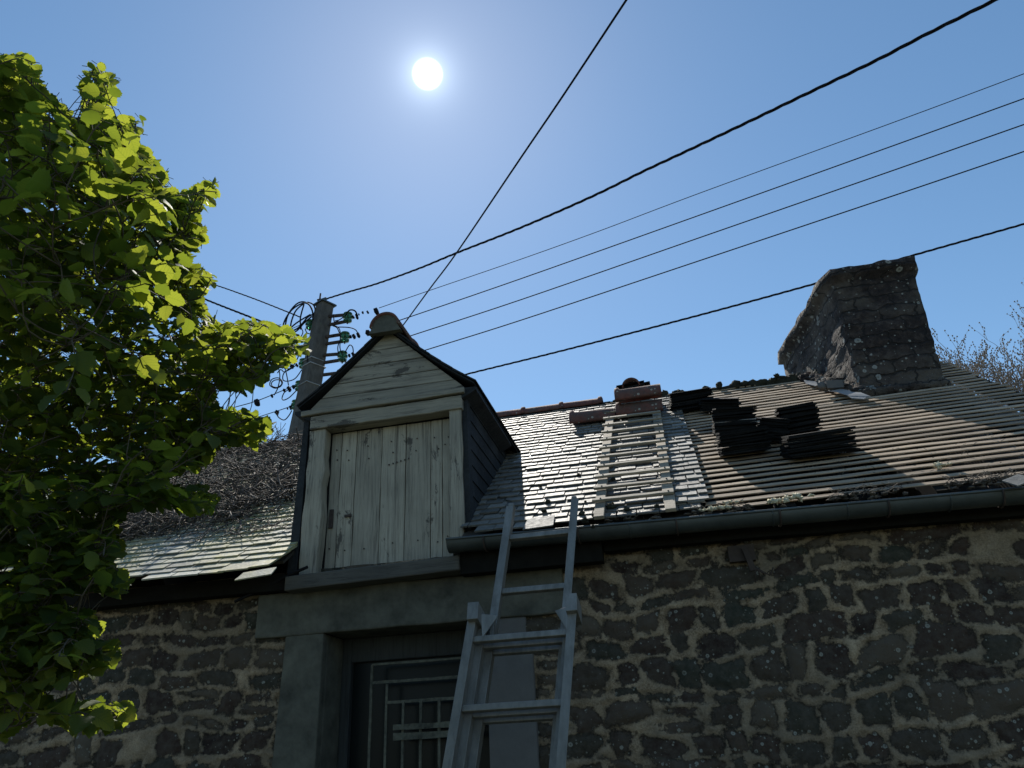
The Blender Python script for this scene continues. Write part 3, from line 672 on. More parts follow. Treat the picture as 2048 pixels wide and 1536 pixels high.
# roof ladder
rl = thing('roof_ladder', rp(-.2, 0.0, .05), 'flat grey wooden roof ladder of planks lying on the slates', 'roof ladder')
for xa, xb in ((-.435, -.435), (.018, .022)):
    mb = MB(); mb.beam(rp(xa, -.075, .075), rp(xb, 2.80, .085), .074, .024, Vector((1, 0, 0)), 8, .0015); bevel(mb.build('rail', M['roof_ladder'], rl), .003)
for k in range(11):
    s = .19+.2545*k; mb = MB(); e = random.uniform(-.01, .01)
    mb.beam(rp(-.487, s, .102+.0035*k), rp(.062+e, s+random.uniform(-.012, .012), .100+.0035*k), .042, .019, RS, 6, .0012); bevel(mb.build('rung', M['roof_ladder'], rl), .003)
for k in range(11):
    for xx in (-.43, .02): mb = MB(); mb.box(rp(xx, .19+.2545*k+random.uniform(-.01, .01), .112+.0035*k), (.010, .010, .006)); mb.build('screw', M['iron'], rl)
# loose ridge tiles at the head of the ladder
def loose_tile(xa, xb, s, h, label, r=.115, tilt=0.0, dsh=0.0):
    c0 = rp(xa, s, h); c1 = rp(xb, s+dsh, h+tilt); t = thing('ridge_tile', c0, label, 'roof tile', 'loose ridge tiles stacked by the roof ladder')
    mb = MB(); ridge_tile(mb, c0, c1, r, upv=(Vector((0, -.30, .95))).normalized(), seg=14, th=.018, spread=1.05); mb.build('tile_body', M['terracotta'], t)
    return t
loose_tile(-.84, -.38, 2.80, .035, 'terracotta ridge tile lying alone at the left end of the loose ridge tiles', .13)
loose_tile(-.37, .09, 2.80, .055, 'lower terracotta ridge tile across the top rung of the roof ladder', .13)
loose_tile(-.36, .10, 2.84, .20, 'upper terracotta ridge tile stacked on another above the roof ladder', .125, .01)
# slate pile beyond the ridge tiles
def slate_pile(c, n, w_, l_, th, ang, label, M0, stand=False, jit=.018, name='slate_pile'):
    mb = MB(); z = 0
    for i in range(n):
        t_ = th*random.uniform(.7, 1.3); Mx = M0 @ Matrix.Rotation(ang+random.gauss(0, .035), 3, 'Z')
        cc = Vector(c)+M0 @ Vector((random.uniform(-jit, jit), random.uniform(-jit, jit), z+t_/2))
        ww, ll = w_*random.uniform(.96, 1.03)*(1.12 if random.random() < .12 else 1), l_*random.uniform(.9, 1.08)
        mb.box(cc, (ww, ll, t_*random.uniform(.85, 1.05)), Mx @ Matrix.Rotation(random.gauss(0, .02), 3, 'X') @ Matrix.Rotation(random.gauss(0, .02), 3, 'Y')); z += t_
    return mb.build(name, M['slate_pile'], None, label=label, cat='slate pile', group='piles of slates stacked on the open roof')
I3 = Matrix.Identity(3)
q = at(1268, 792, 7.62); slate_pile(q, 11, .32, .22, .011, .05, 'small slate pile behind the ridge tiles topped by a curved tile', Matrix.Rotation(-.12, 3, 'Y'), jit=.03)
t = thing('ridge_tile', at(1262, 765, 7.6), 'rounded dark tile lying on the slate pile behind the ridge', 'roof tile'); mb = MB(); c0 = at(1262, 772, 7.50); ridge_tile(mb, c0, c0+V(.02, .35, .03), .10, seg=14, bead=False); mb.build('tile_body', M['terracotta'], t)
def pile_at(px, py, n, w_, l_, label, yaw=0.0, th=.012, lean=0.0, h0=.035):
    x_, s_ = on_roof(px, py, h0); c = rp(x_, s_, h0)
    M0 = roofM(0, lean, 0) if lean != 'level' else I3
    return slate_pile(c, n, w_, l_, th, yaw, label, M0)
def wpile(px, py, n, w_, l_, label, yaw=0.0, th=.012, tx=0.0, ty=0.35):
    """pile whose slates lie nearly level, chocked on the battens; (px,py) is its foot"""
    x_, s_ = on_roof(px, py, .03); c = rp(x_, s_, .03)
    return slate_pile(c, n, w_, l_, th, yaw, label, Matrix.Rotation(ty, 3, 'X') @ Matrix.Rotation(tx, 3, 'Y'), jit=.010)
wpile(1385, 818, 14, .40, .26, 'slate pile nearest the ridge tiles, just under the ridge', .05, .013, -.05, .45)
wpile(1440, 820, 11, .34, .26, 'low slate pile touching the ridge between two others', -.1, .012, .12, .5)
wpile(1470, 862, 15, .34, .26, 'upper slate pile at the left of the battens below the ridge', .0, .013, .05, .4)
wpile(1490, 906, 16, .36, .26, 'lowest slate pile at the left of the open battens', .08, .012, -.03, .35)
wpile(1545, 880, 15, .22, .26, 'sagging middle slate pile between the left and right piles', -.15, .012, .2, .45)
wpile(1602, 866, 17, .28, .24, 'tall upright slate pile at the right below the chimney', .03, .0125, -.06, .30)
wpile(1638, 908, 14, .46, .28, 'wide slate pile at the lower right of the battens', .06, .012, -.03, .35)
mb = MB(); x_, s_ = on_roof(1578, 826, .12); mb.box(rp(x_, s_, .12), (.09, .06, .008), roofM(.3)); mb.build('slate_offcut', M['slate_lit'], None, label='small pale slate offcut catching sun on the upright slate pile', cat='slate')
mb = MB(); a_, b_ = at(1478, 1022, 4.80), at(1522, 1030, 4.80)
mb.prism([at(1473, 1032, 4.775), at(1521, 1030, 4.775), at(1499, 1004, 4.86)], (0, .009, .004)); o = mb.build('loose_slate', M['slate_pile'], None, label='single dark slate standing corner up in the gutter', cat='slate'); recalc(o)
# cracked paler slates low on the roof
def loose_slate(px, py, w_, l_, yaw, label, mat='slate_lit', h=.06):
    x_, s_ = on_roof(px, py, h); mb = MB(); P = [(-w_/2, -l_/2), (w_/2, -l_/2+.01), (w_/2, l_/2), (-w_/2+.02, l_/2-.01)]
    Mx = roofM(yaw); mb.prism([rp(x_, s_, h)+Mx @ V(a, c, 0) for a, c in P], RN*.008)
    o = mb.build('loose_slate', M[mat], None, label=label, cat='slate'); recalc(o)
loose_slate(1078, 1046, .20, .20, .05, 'pale patched slate low on the roof between the aluminium ladder rails', 'slate_lit', .05)
loose_slate(2036, 962, .16, .12, .5, 'pale slate fragment above the gutter at the right edge of the photo')
loose_slate(512, 1149, .24, .12, .14, 'slipped slate hanging at the left eave', 'slate_yellow', .05)
# moss clumps
k_ = 0
mosses = [(1157, 949, .018, 'highest moss clump on the slates beside the roof ladder'), (1080, 972, .016, 'moss clump on the slates above the left rail of the aluminium ladder'), (1095, 1003, .026, 'round moss clump on sunlit slates between the ladder rails'), (1088, 1022, .022, 'moss clump just above the pale patched slate'),
 (1164, 1027, .028, 'round moss clump right of the aluminium ladder'), (1170, 1041, .030, 'flat moss clump near the gutter right of the aluminium ladder'), (1189, 1032, .024, 'moss clump against the left rail of the roof ladder'), (1186, 1053, .018, 'lowest moss clump at the gutter edge'), (1171, 1003, .012, 'tiny moss clump on slates left of the roof ladder'),
 (1222, 1013, .040, 'large moss clump inside the lowest gap of the roof ladder'), (1254, 1019, .028, 'spread moss clump inside the roof ladder near the gutter'), (1313, 1012, .020, 'small moss clump beside the right rail inside the roof ladder'), (1226, 958, .020, 'moss clump inside the middle of the roof ladder')]
for (px, py, r_, lb) in mosses:
    r_ *= .72; x_, s_ = on_roof(px, py, .05); mb = MB(); mb.blob(rp(x_, s_, .05), r_, r_*.9, r_*.8, 12, 8, .6, 5)
    for j in range(3): mb.blob(rp(x_+random.uniform(-r_, r_), s_+random.uniform(-r_, r_), .045), r_*.5, r_*.5, r_*.4, 8, 6, .6, 5)
    mb.build('moss_clump', M['moss'], None, label=lb, cat='moss', group='moss clumps on the slates')
for (px, py, r_, lb) in ((1550, 764, .075, 'rounded dark moss tuft on the ridge left of the chimney'), (1502, 776, .05, 'low moss hump on the stripped ridge above the slate piles')):
    mb = MB(); P = at(px, py, 7.8)
    for j in range(26): mb.blob(P+V(random.gauss(0, r_*.6), random.gauss(0, r_*.5), random.gauss(0, r_*.25)), r_*.28, r_*.28, r_*.25, 7, 5, .7, 6)
    mb.build('moss_tuft', M['moss'], None, label=lb, cat='moss')
# foam lumps on the battens
foams = [(1416, 1014, .045, 'pale foam lump nearest the slate edge by the gutter'), (1432, 1010, .03, 'middle pale foam lump of the lower row by the gutter'), (1452, 1009, .035, 'right pale foam lump of the lower row by the gutter'), (1456, 1000, .03, 'pale foam lump on the batten above the gutter slate'), (1476, 998, .025, 'thin pale foam crumb at the right end of the left foam row'),
 (1550, 998, .05, 'pale foam lump in the middle of the lower battens'), (1588, 990, .065, 'peaked pale foam lump, biggest in the middle of the lower battens'), (1878, 926, .055, 'isolated cream foam lump on the right battens')]
for (px, py, r_, lb) in foams:
    x_, s_ = on_roof(px, py, .055); mb = MB()
    for j in range(9): mb.blob(rp(x_+random.gauss(0, r_*.55), s_+random.gauss(0, r_*.15), .035+random.uniform(0, .5)*r_*.4), r_*random.uniform(.15, .38), r_*random.uniform(.12, .25), r_*random.uniform(.1, .28), 9, 7, 1.0, 7)
    mb.build('foam_lump', M['foam'], None, label=lb, cat='foam', group='pale foam lumps on the battens')
# dry debris in gutter and on battens
mb = MB()
for (xa, xb, n) in ((.05, .25, 16), (.33, .5, 26), (.60, .72, 4), (.98, 1.40, 60), (1.65, 2.05, 90), (2.05, 2.8, 40), (-.42, -.05, 30)):
    for i in range(n):
        x = random.uniform(xa, xb); P = rp(x, random.uniform(-.03, .07), random.uniform(.02, .055)); a = random.uniform(0, 2*PI); L = random.uniform(.02, .07)
        d_ = V(math.cos(a), math.sin(a)*.6, random.uniform(-.3, .7)); e_ = V(random.uniform(-1, 1), random.uniform(-1, 1), random.uniform(-1, 1))*.4
        mb.tube([P-d_*L*.5, P+e_*L*.3, P+d_*L*.5], .0022, 4)
    for i in range(n//2):
        x = random.uniform(xa, xb); mb.blob(rp(x, random.uniform(-.04, .03), .0+random.uniform(0, .03)), .02, .02, .008, 6, 4, .8)
for i in range(120):
    x = random.uniform(.4, 2.8); s_ = random.uniform(.05, .9); P = rp(x, s_, .035); a = random.uniform(0, 2*PI); L = random.uniform(.01, .03); d_ = V(math.cos(a), math.sin(a)*.6, random.uniform(-.1, .7)); mb.tube([P-d_*L*.5, P+d_*L*.5], .0018, 4)
mb.build('dry_debris', M['debris'], None, kind='stuff', label='dry stems and leaf litter caught along the gutter', cat='debris')
# fern on chimney
t = thing('small_fern', at(1588, 695, 8.3), 'tiny green fern growing from the left side of the chimney', 'plant'); mb = MB(); P = at(1592, 698, 8.3); st_ = MB()
for k in range(9):
    a = random.uniform(1.5, 4.6); L = random.uniform(.05, .11); e = P+V(math.cos(a)*L, random.uniform(-.03, .03), math.sin(a)*L*.6+.03); st_.tube([P, e], .0025, 4)
    for j in range(5):
        c_ = P.lerp(e, (j+1)/5); mb.add([c_, c_+V(.012, .004, .016), c_+V(-.002, .0, .024), c_+V(-.014, .0, .012)], [(0, 1, 2, 3)])
for k in range(30): c_ = P+V(random.gauss(.01, .03), 0, random.gauss(-.06, .05)); mb.add([c_, c_+V(.018, -.01, .008), c_+V(.01, -.01, .022), c_+V(-.01, 0, .014)], [(0, 1, 2, 3)])
mb.uv = [(.3, .3)]*len(mb.v); mb.build('fronds', M['leaf'], t); st_.build('stems', M['bark'], t)
# ------------------------------------------------------------------ dead creeper on the left roof
cr = thing('dead_creeper', rp(-4, 2, .05), 'tangled dead brown creeper sprawling over the left roof and ridge', 'creeper')
poly = [(640, 872), (600, 872), (540, 868), (480, 866), (430, 876), (400, 900), (330, 950), (240, 1010), (120, 1060), (90, 1120), (160, 1120), (230, 1090), (330, 1070), (400, 1045), (440, 1052), (480, 1042), (520, 1014), (570, 1012), (640, 992)]
def inside(x, y, P):
    c = False; n = len(P); j = n-1
    for i in range(n):
        if (P[i][1] > y) != (P[j][1] > y) and x < (P[j][0]-P[i][0])*(y-P[i][1])/(P[j][1]-P[i][1])+P[i][0]: c = not c
        j = i
    return c
tw = MB(); lf = MB(); cnt = 0
while cnt < 3600:
    px, py = random.uniform(60, 640), random.uniform(864, 1125)
    if not inside(px, py, poly): continue
    x_, s_ = on_roof(px, py, .05)
    if x_ > -2.72: continue
    if s_ > 3.72: s_ = 3.8-random.random()*.35
    cnt += 1; h = .03+random.random()**1.5*.15; P = rp(x_, s_, h); a = random.uniform(0, 2*PI); L = random.uniform(.08, .34)
    pts = [P]; d_ = V(math.cos(a), math.sin(a)*.8, math.sin(a)*.6+random.uniform(-.25, .25))
    for j in range(4): d_ = (d_+V(random.gauss(0, .35), random.gauss(0, .3), random.gauss(0, .3))).normalized(); pts.append(pts[-1]+d_*L/4)
    ok = []
    for p_ in pts:
        hh = (p_-rp(0, 0, 0)).dot(RN)
        if hh < .02: p_ = p_+RN*(.02-hh+random.random()*.02)
        if p_.x > -2.70: p_.x = -2.70
        ok.append(p_)
    r_ = random.choice([.0022, .003, .003, .0045, .007]); tw.tube(ok, r_, 4)
for i in range(4600):
    px, py = random.uniform(60, 640), random.uniform(864, 1125)
    if not inside(px, py, poly): continue
    x_, s_ = on_roof(px, py, .03); s_ = min(s_, 3.74-random.random()*.2)
    if x_ > -2.72: continue
    P = rp(x_, s_, .015+random.random()*.10); n_ = V(random.gauss(0, 1), random.gauss(0, 1), random.gauss(0, 1)).normalized(); a = n_.orthogonal().normalized(); b_ = n_.cross(a); z_ = random.uniform(.015, .04)
    lf.add([P-a*z_, P-b_*z_*.5+n_*z_*.2, P+a*z_, P+b_*z_*.5+n_*z_*.2], [(0, 1, 2, 3)])
for i in range(90):   # longer stems trailing down over the bare slates
    px, py = random.uniform(230, 590), random.uniform(1020, 1060); x_, s_ = on_roof(px, py, .05)
    if x_ > -2.8: continue
    P = rp(x_, s_, .06); pts = [P]; a = random.uniform(-.9, .9)-PI/2; 
    for j in range(7): a += random.gauss(0, .45); pts.append(pts[-1]+V(math.cos(a), 0, 0)*.045+RS*math.sin(a)*.045); 
    pts = [rp(p_.x, (p_-rp(0, 0, 0)).dot(RS), .045+.03*abs(math.sin(k*1.3+i))) for k, p_ in enumerate(pts)]; tw.tube(pts, random.choice([.0025, .003, .005]), 4)
for i in range(70):   # sprigs above the ridge
    x_ = random.uniform(-5.6, -3.1); P = V(x_, RY+random.uniform(-.15, .1), RZ+.02); pts = [P]; d_ = V(random.gauss(0, .7), random.gauss(0, .3), 1)
    for j in range(4): d_ = (d_+V(random.gauss(0, .4), random.gauss(0, .2), random.gauss(-.05, .3))).normalized(); pts.append(pts[-1]+d_*random.uniform(.03, .09))
    tw.tube(pts, .0028, 4); 
    if random.random() < .7: e = pts[2]; tw.tube([e, e+V(random.gauss(0, .06), 0, .06), e+V(random.gauss(0, .1), 0, .11)], .002, 4)
tw.build('stems', M['twig'], cr); lf.build('dead_leaves', M['dead_leaf'], cr)
# ------------------------------------------------------------------ aluminium extension ladder
el = thing('extension_ladder', (-.85, 3.2, 0), 'three section aluminium extension ladder leaning against the gutter', 'ladder')
LA = math.radians(72); LD = V(0, math.cos(LA), math.sin(LA)); LN = V(0, -math.sin(LA), math.cos(LA))
L0 = at(1083, 1070, 4.50); SPC = .364; xc = -.785
def lp(x, k, n): return V(x, L0.y, L0.z)-LD*(SPC*k)+LN*n   # k rungs below the first rung, n towards the viewer
sects = [('fly', .203, 0.0, -.62, 6.6, 0), ('mid', .238, .082, 1.60, 6.9, 2), ('base', .272, .164, 1.52, 7.3, 2)]
TILT = .036
for nm, hw, n_, ktop, kbot, k0 in sects:
    sec = MB(); cx = xc-.004
    rails = []
    for sg in (-1, 1):
        mb = MB(); mb.beam(lp(cx+sg*hw-TILT*kbot, kbot, n_), lp(cx+sg*hw-TILT*ktop, ktop, n_), .030, .068, Vector((1, 0, 0)))
        mb.beam(lp(cx+sg*(hw+.006)-TILT*kbot, kbot, n_+.032), lp(cx+sg*(hw+.006)-TILT*ktop, ktop+.02, n_+.032), .048, .005, Vector((1, 0, 0)))
        rails.append(bevel(mb.build('rail', M['alu'], el), .003, 2))
    for k in range(k0, 8):
        if k > kbot-.3: break
        mb = MB(); cxx = cx-TILT*k; mb.beam(lp(cxx-hw+.014, k, n_), lp(cxx+hw-.014, k, n_), .034, .034, LD); o = bevel(mb.build('rung', M['alu'], el), .004, 2)
# guide brackets at the heads
xg = xc-TILT*1.6
for sg in (-1, 1):
    mb = MB(); c_ = lp(xg+sg*.272, 1.62, .15); mb.box(c_, (.062, .17, .10), Matrix.Rotation(LA-PI/2, 3, 'X'))
    A = lp(xg+sg*.245, 1.58, .16); B = lp(xg+sg*.16, 1.55, .10); C_ = lp(xg+sg*.235, 1.95, .14)
    mb.prism([A, B, C_], LN*.006); mb.beam(lp(xg+sg*.20, 1.48, .06), lp(xg+sg*.20, 1.95, .06), .022, .05, Vector((1, 0, 0)))
    o = mb.build('guide_bracket', M['alu'], el); recalc(o); bevel(o, .004, 2)
for sg in (-1, 1):
    mb = MB(); mb.beam(lp(xc-.004+.022+sg*.203, -.66, 0), lp(xc-.004+.022+sg*.203, -.60, 0), .034, .072, Vector((1, 0, 0))); bevel(mb.build('end_cap', M['alu'], el), .006, 2)
# ------------------------------------------------------------------ cables
def twisted(mb, pts, r, pitch=.35, strands=3, sides=6, step=.03):
    P = [Vector(p) for p in pts]; L = [0]
    for a, c in zip(P, P[1:]): L.append(L[-1]+(c-a).length)
    def ev(s_):
        for i in range(len(P)-1):
            if s_ <= L[i+1] or i == len(P)-2: return P[i].lerp(P[i+1], (s_-L[i])/(L[i+1]-L[i]))
    n = max(8, int(L[-1]/step)); 
    for q in range(strands):
        out = []
        for i in range(n+1):
            s_ = L[-1]*i/n; c = ev(s_); d_ = (ev(min(s_+.05, L[-1]))-ev(max(s_-.05, 0))).normalized(); a = d_.cross(V(0, 0, 1)).normalized(); b_ = a.cross(d_); t = 2*PI*(s_/pitch+q/strands)
            out.append(c+a*math.cos(t)*r*.62+b_*math.sin(t)*r*.62)
        mb.tube(out, r*.55, sides)
def spline(P, n=8):
    P = [Vector(p) for p in P]; out = []
    for i in range(len(P)-1):
        p0 = P[max(i-1, 0)]; p1 = P[i]; p2 = P[i+1]; p3 = P[min(i+2, len(P)-1)]
        for j in range(n):
            t = j/n; out.append(.5*((2*p1)+(p2-p0)*t+(2*p0-5*p1+4*p2-p3)*t*t+(-p0+3*p1-3*p2+p3)*t*t*t))
    out.append(P[-1]); return out
PY = 12.0
def cable(name, pix, Y0, Y1, r, label, mat='cable', tw_=False, clamps=(), ext=True, far=0.0):
    n = len(pix); pts = []
    L = [0]
    for a, c in zip(pix, pix[1:]): L.append(L[-1]+math.hypot(c[0]-a[0], c[1]-a[1]))
    if ext: 
        a, c = pix[-2], pix[-1]; k = 1.25; pix = pix+[(a[0]+(c[0]-a[0])*(1+k*.5), a[1]+(c[1]-a[1])*(1+k*.5))]; L.append(L[-1]+(L[-1]-L[-2])*k*.5)
    for (px, py), l_ in zip(pix, L):
        t = l_/L[-1]; iy = (1-t)/Y0+t/Y1; pts.append(at(px, py, 1/iy))
    pts = spline(pts, 6); mb = MB()
    if far: pts.append(pts[-1]+(pts[-1]-pts[-2]).normalized()*far)
    if tw_: twisted(mb, pts, r, strands=3, pitch=tw_)
    else: mb.tube(pts, r, 6)
    o = mb.build(name, M[mat], None, label=label, cat='cable'); recalc(o) if False else None
    return o
cable('power_cable', [(655, 597), (700, 583), (755, 567), (838, 537), (913, 506), (1040, 456), (1182, 394), (1286, 343), (1378, 300), (1494, 245), (1608, 190), (1748, 123), (1846, 72), (1990, 0)], PY, 5.2, .0165, 'thick twisted black cable from the pole top, highest across the sky', tw_=.62, far=6)
cable('power_wire', [(758, 616), (856, 582), (1040, 519), (1200, 461.5), (1400, 386), (1800, 240), (2048, 147.5)], PY, 10, .0075, 'uppermost and thinnest of the four parallel bare wires', 'wire')
cable('power_wire', [(790, 643), (804, 639), (1040, 558), (1400, 430), (1800, 286.5), (2048, 197)], PY, 10, .0105, 'second from the top of the four parallel bare wires', 'wire')
cable('power_wire', [(735, 700), (820, 672), (1040, 600), (1400, 475), (1800, 336), (2048, 249)], PY, 10, .0105, 'third from the top of the four parallel bare wires', 'wire')
cable('power_wire', [(720, 741), (855, 699), (1040, 641), (1400, 521), (1800, 387), (2048, 303)], PY, 10, .0105, 'lowest of the four parallel bare wires above the dormer', 'wire')
cable('power_cable', [(640, 826), (780, 788), (927, 750), (1130, 700), (1400, 630), (1635, 566), (1765, 528), (2048, 448)], PY, 10.5, .016, 'twisted dark cable passing behind the chimney top', tw_=.5)
cable('overhead_cable', [(805, 651), (811, 644), (860, 577), (913, 506), (1040, 318), (1125, 193), (1252.6, 0)], 8.6, 3.4, .0085, 'single black cable climbing steeply right from the dormer top', far=5)
cable('power_cable', [(600, 634), (520, 602), (460, 580), (418, 565), (330, 528), (150, 455)], PY, 14, .013, 'thinner twisted cable running left from the pole into the hazel', tw_=.5, ext=False, far=6)
cable('power_cable', [(598, 671), (560, 658), (500, 634), (404, 596), (330, 562), (150, 482)], PY, 13.2, .020, 'thick twisted cable running left from the pole into the hazel', tw_=.5, ext=False, far=6)
def z8(x, y, Y=PY): return at(380+x/4.5175, 540+y/4.5175, Y)
cable('power_wire', [(590, 770), (575, 777), (513, 802), (458, 818), (400, 840), (200, 905)], PY, 14, .0095, 'bare wire leaving the pole left with a square clamp', 'wire')
cable('power_wire', [(588, 808), (575, 815), (520, 833), (400, 872), (200, 935)], PY, 14, .0085, 'lowest bare wire leaving the pole left above the creeper', 'wire')
cable('power_wire', [(600, 650), (560, 668), (536, 680), (450, 712), (300, 760)], PY, 14, .008, 'upper bare wire leaving the pole left behind the hazel tip', 'wire')
cable('slack_cable', [(615, 1134), (575, 1152), (540, 1170), (505, 1187), (470, 1203)], 4.84, 4.94, .011, 'thin grey cable slanting down left under the dormer corner', 'wire', ext=False)
# ------------------------------------------------------------------ utility pole
ptop = at(650, 611, PY); plow = at(606, 850, PY); dd = (plow-ptop); pbase = ptop+dd*(ptop.z/-dd.z)
pole = thing('utility_pole', pbase, 'tapered concrete utility pole with green glass insulators behind the dormer', 'utility pole')
mb = MB(); vs_ = []; K = 14
for i in range(K+1):
    t = i/K; c_ = ptop.lerp(pbase, t); a_ = .118+.17*t; b_ = .15+.16*t; ch = .03
    for (u_, v_) in ((-a_+ch, -b_), (a_-ch, -b_), (a_, -b_+ch), (a_, b_-ch), (a_-ch, b_), (-a_+ch, b_), (-a_, b_-ch), (-a_, -b_+ch)):
        ca, sa = math.cos(-.5), math.sin(-.5); vs_.append(c_+V(u_*ca-v_*sa, u_*sa+v_*ca, 0))
fs = [tuple(range(8))]
for i in range(K):
    for k in range(8): fs.append((i*8+k, i*8+(k+1) % 8, (i+1)*8+(k+1) % 8, (i+1)*8+k))
mb.add(vs_, fs); o = mb.build('shaft', M['concrete'], pole); recalc(o)
mb = MB(); mb.box(ptop+V(0, 0, .012), (.30, .36, .03), Matrix.Rotation(-.5, 3, 'Z')); mb.build('cap', M['zinc'], pole)
def pm(t): return ptop.lerp(pbase, t)
mb = MB()
mb.tube([z8(1190, 310), z8(1172, 270), z8(1180, 212)], .018, 6); mb.tube([z8(1150, 272), z8(1185, 262)], .022, 6); mb.build('top_spike', M['iron'], pole)
mb = MB(); mb.blob(z8(1215, 268), .055, .045, .04, 9, 7, .3); mb.tube([z8(1183, 300), z8(1200, 275), z8(1245, 258)], .018, 6); mb.build('cable_clamp', M['zinc'], pole)
def insul(x, y, s=1.0):
    mb = MB(); c_ = z8(x, y); prof = [(-.10, .03), (-.085, .085), (-.06, .09), (-.045, .05), (-.02, .05), (-.01, .10), (.02, .105), (.035, .06), (.06, .06), (.07, .095), (.095, .09), (.11, .04)]
    vs2 = []; sg = 14
    for (h_, r_) in prof:
        for k in range(sg): t = 2*PI*k/sg; vs2.append(c_+V(math.cos(t)*r_*s*1.05, math.sin(t)*r_*s, h_*s*1.1))
    fs2 = [tuple(range(sg-1, -1, -1)), tuple((len(prof)-1)*sg+k for k in range(sg))]
    for i in range(len(prof)-1):
        for k in range(sg): fs2.append((i*sg+k, i*sg+(k+1) % sg, (i+1)*sg+(k+1) % sg, (i+1)*sg+k))
    mb.add(vs2, fs2, True); o = mb.build('insulator', M['glass_green'], pole)
    c2 = MB(); c2.tube([c_+V(0, 0, -.15*s), c_+V(0, 0, .15*s)], .014, 6); c2.build('pin', M['iron'], o)
for (x, y, s) in ((1425, 432, .95), (1400, 610, .95), (1378, 785, .95), (1085, 497, .9), (1060, 685, .8), (1025, 850, .9), (990, 1052, .9), (955, 1222, .85), (1360, 945, .8)): insul(x, y, s)
for (p0, p1, p2, p3) in (((1250, 420), (1410, 405), (1260, 495), (1430, 460)), ((1230, 605), (1370, 582), (1230, 668), (1380, 645)), ((1210, 770), (1360, 758), (1210, 838), (1370, 812)), ((1200, 948), (1345, 930), None, None)):
    mb = MB(); mb.beam(z8(*p0), z8(*p1), .05, .05, V(0, 1, 0)); 
    if p2: mb.beam(z8(*p2), z8(*p3), .05, .05, V(0, 1, 0))
    mb.build('bracket_arm', M['iron'], pole)
for (p0, p1) in (((1085, 480), (1150, 470)), ((1060, 680), (1130, 670)), ((1020, 845), (1100, 835)), ((985, 1045), (1060, 1030)), ((950, 1215), (1040, 1200))):
    mb = MB(); mb.beam(z8(*p0), z8(*p1), .05, .05, V(0, 1, 0)); mb.build('bracket_arm', M['iron'], pole)
jump = [[(850, 590), (880, 420), (960, 310), (1040, 290), (1100, 350), (1110, 450)], [(835, 580), (850, 470), (920, 360), (1020, 300), (1080, 320), (1115, 400)], [(905, 560), (915, 470), (955, 370), (1025, 305)], [(1000, 520), (998, 430), (1030, 310)],
 [(850, 585), (900, 560), (980, 520), (1060, 430), (1110, 400)], [(870, 560), (960, 480), (1090, 400)], [(1060, 290), (1110, 310), (1130, 360), (1115, 420)], [(920, 570), (970, 545), (1030, 480), (1100, 420)],
 [(1400, 420), (1440, 365), (1490, 370), (1515, 420)], [(1310, 460), (1350, 450), (1390, 420)], [(1290, 500), (1340, 520), (1358, 570), (1355, 700), (1375, 760)], [(1330, 515), (1440, 520), (1500, 545), (1522, 600)], [(1290, 505), (1330, 525), (1355, 590)],
 [(1265, 610), (1320, 580), (1360, 575)], [(1340, 760), (1335, 700), (1350, 640)], [(1400, 745), (1440, 680), (1470, 700), (1476, 770)], [(1390, 800), (1420, 860)], [(1300, 400), (1305, 470), (1350, 450)],
 [(1040, 530), (1060, 570), (1110, 580)], [(1000, 520), (1020, 560), (990, 620), (930, 670)], [(860, 590), (905, 700), (880, 800), (915, 870)], [(1010, 680), (980, 780), (920, 880), (860, 890), (830, 860)], [(850, 870), (870, 930), (890, 1040)],
 [(960, 860), (900, 900), (850, 920), (820, 900), (790, 930)], [(1010, 900), (950, 980), (880, 1005), (840, 990), (850, 930), (920, 880)], [(800, 880), (812, 960), (795, 1060), (760, 1130)], [(970, 1080), (900, 1150), (850, 1175), (832, 1160), (850, 1110), (890, 1080)],
 [(780, 1290), (800, 1330), (850, 1355), (890, 1320), (920, 1270)], [(1055, 700), (1062, 760), (1058, 830)], [(640, 560), (655, 620), (620, 600)],
 [(722, 1015), (745, 985), (800, 975), (835, 1010), (820, 1050), (770, 1068), (725, 1045), (722, 1015)], [(735, 1020), (765, 995), (815, 995), (828, 1030), (790, 1060), (745, 1050), (735, 1020)]]
for i, J in enumerate(jump):
    mb = MB(); mb.tube(spline([z8(x, y, PY-.15+.3*math.sin(i*2.1+k*.7)*.4) for k, (x, y) in enumerate(J)], 6), .011 if i > 8 else .016, 5); mb.build('jumper_wire', M['cable'], pole)
mb = MB()
for (x, y, s) in ((1475, 422, 1), (1505, 410, 1.2), (1510, 430, 1), (1525, 400, .6), (1560, 383, .8), (1605, 380, 1), (1682, 370, 2.1), (1480, 598, 1.5), (1520, 585, 1.5), (1450, 600, 1), (1605, 565, 1.8), (1438, 770, 1), (1475, 762, 1.5), (605, 1195, 2.2), (740, 1135, 1), (895, 1070, 1.6), (935, 1055, 1.2), (785, 1285, 1.5), (880, 1250, .7), (910, 1240, 1.2), (920, 870, 1.4), (965, 857, 1.1), (670, 990, 2.0), (880, 565, 1.6), (1000, 520, 1), (850, 1085, 1), (700, 640, 1.3)):
    mb = MB(); c_ = z8(x, y, PY); mb.box(c_, (.035*s, .04*s, .045*s), Matrix.Rotation(random.uniform(-.6, .6), 3, 'Y')); mb.blob(c_+V(.01*s, 0, -.02*s), .022*s, .022*s, .026*s, 7, 5, .3); mb.build('line_clamp', M['cable'], pole)
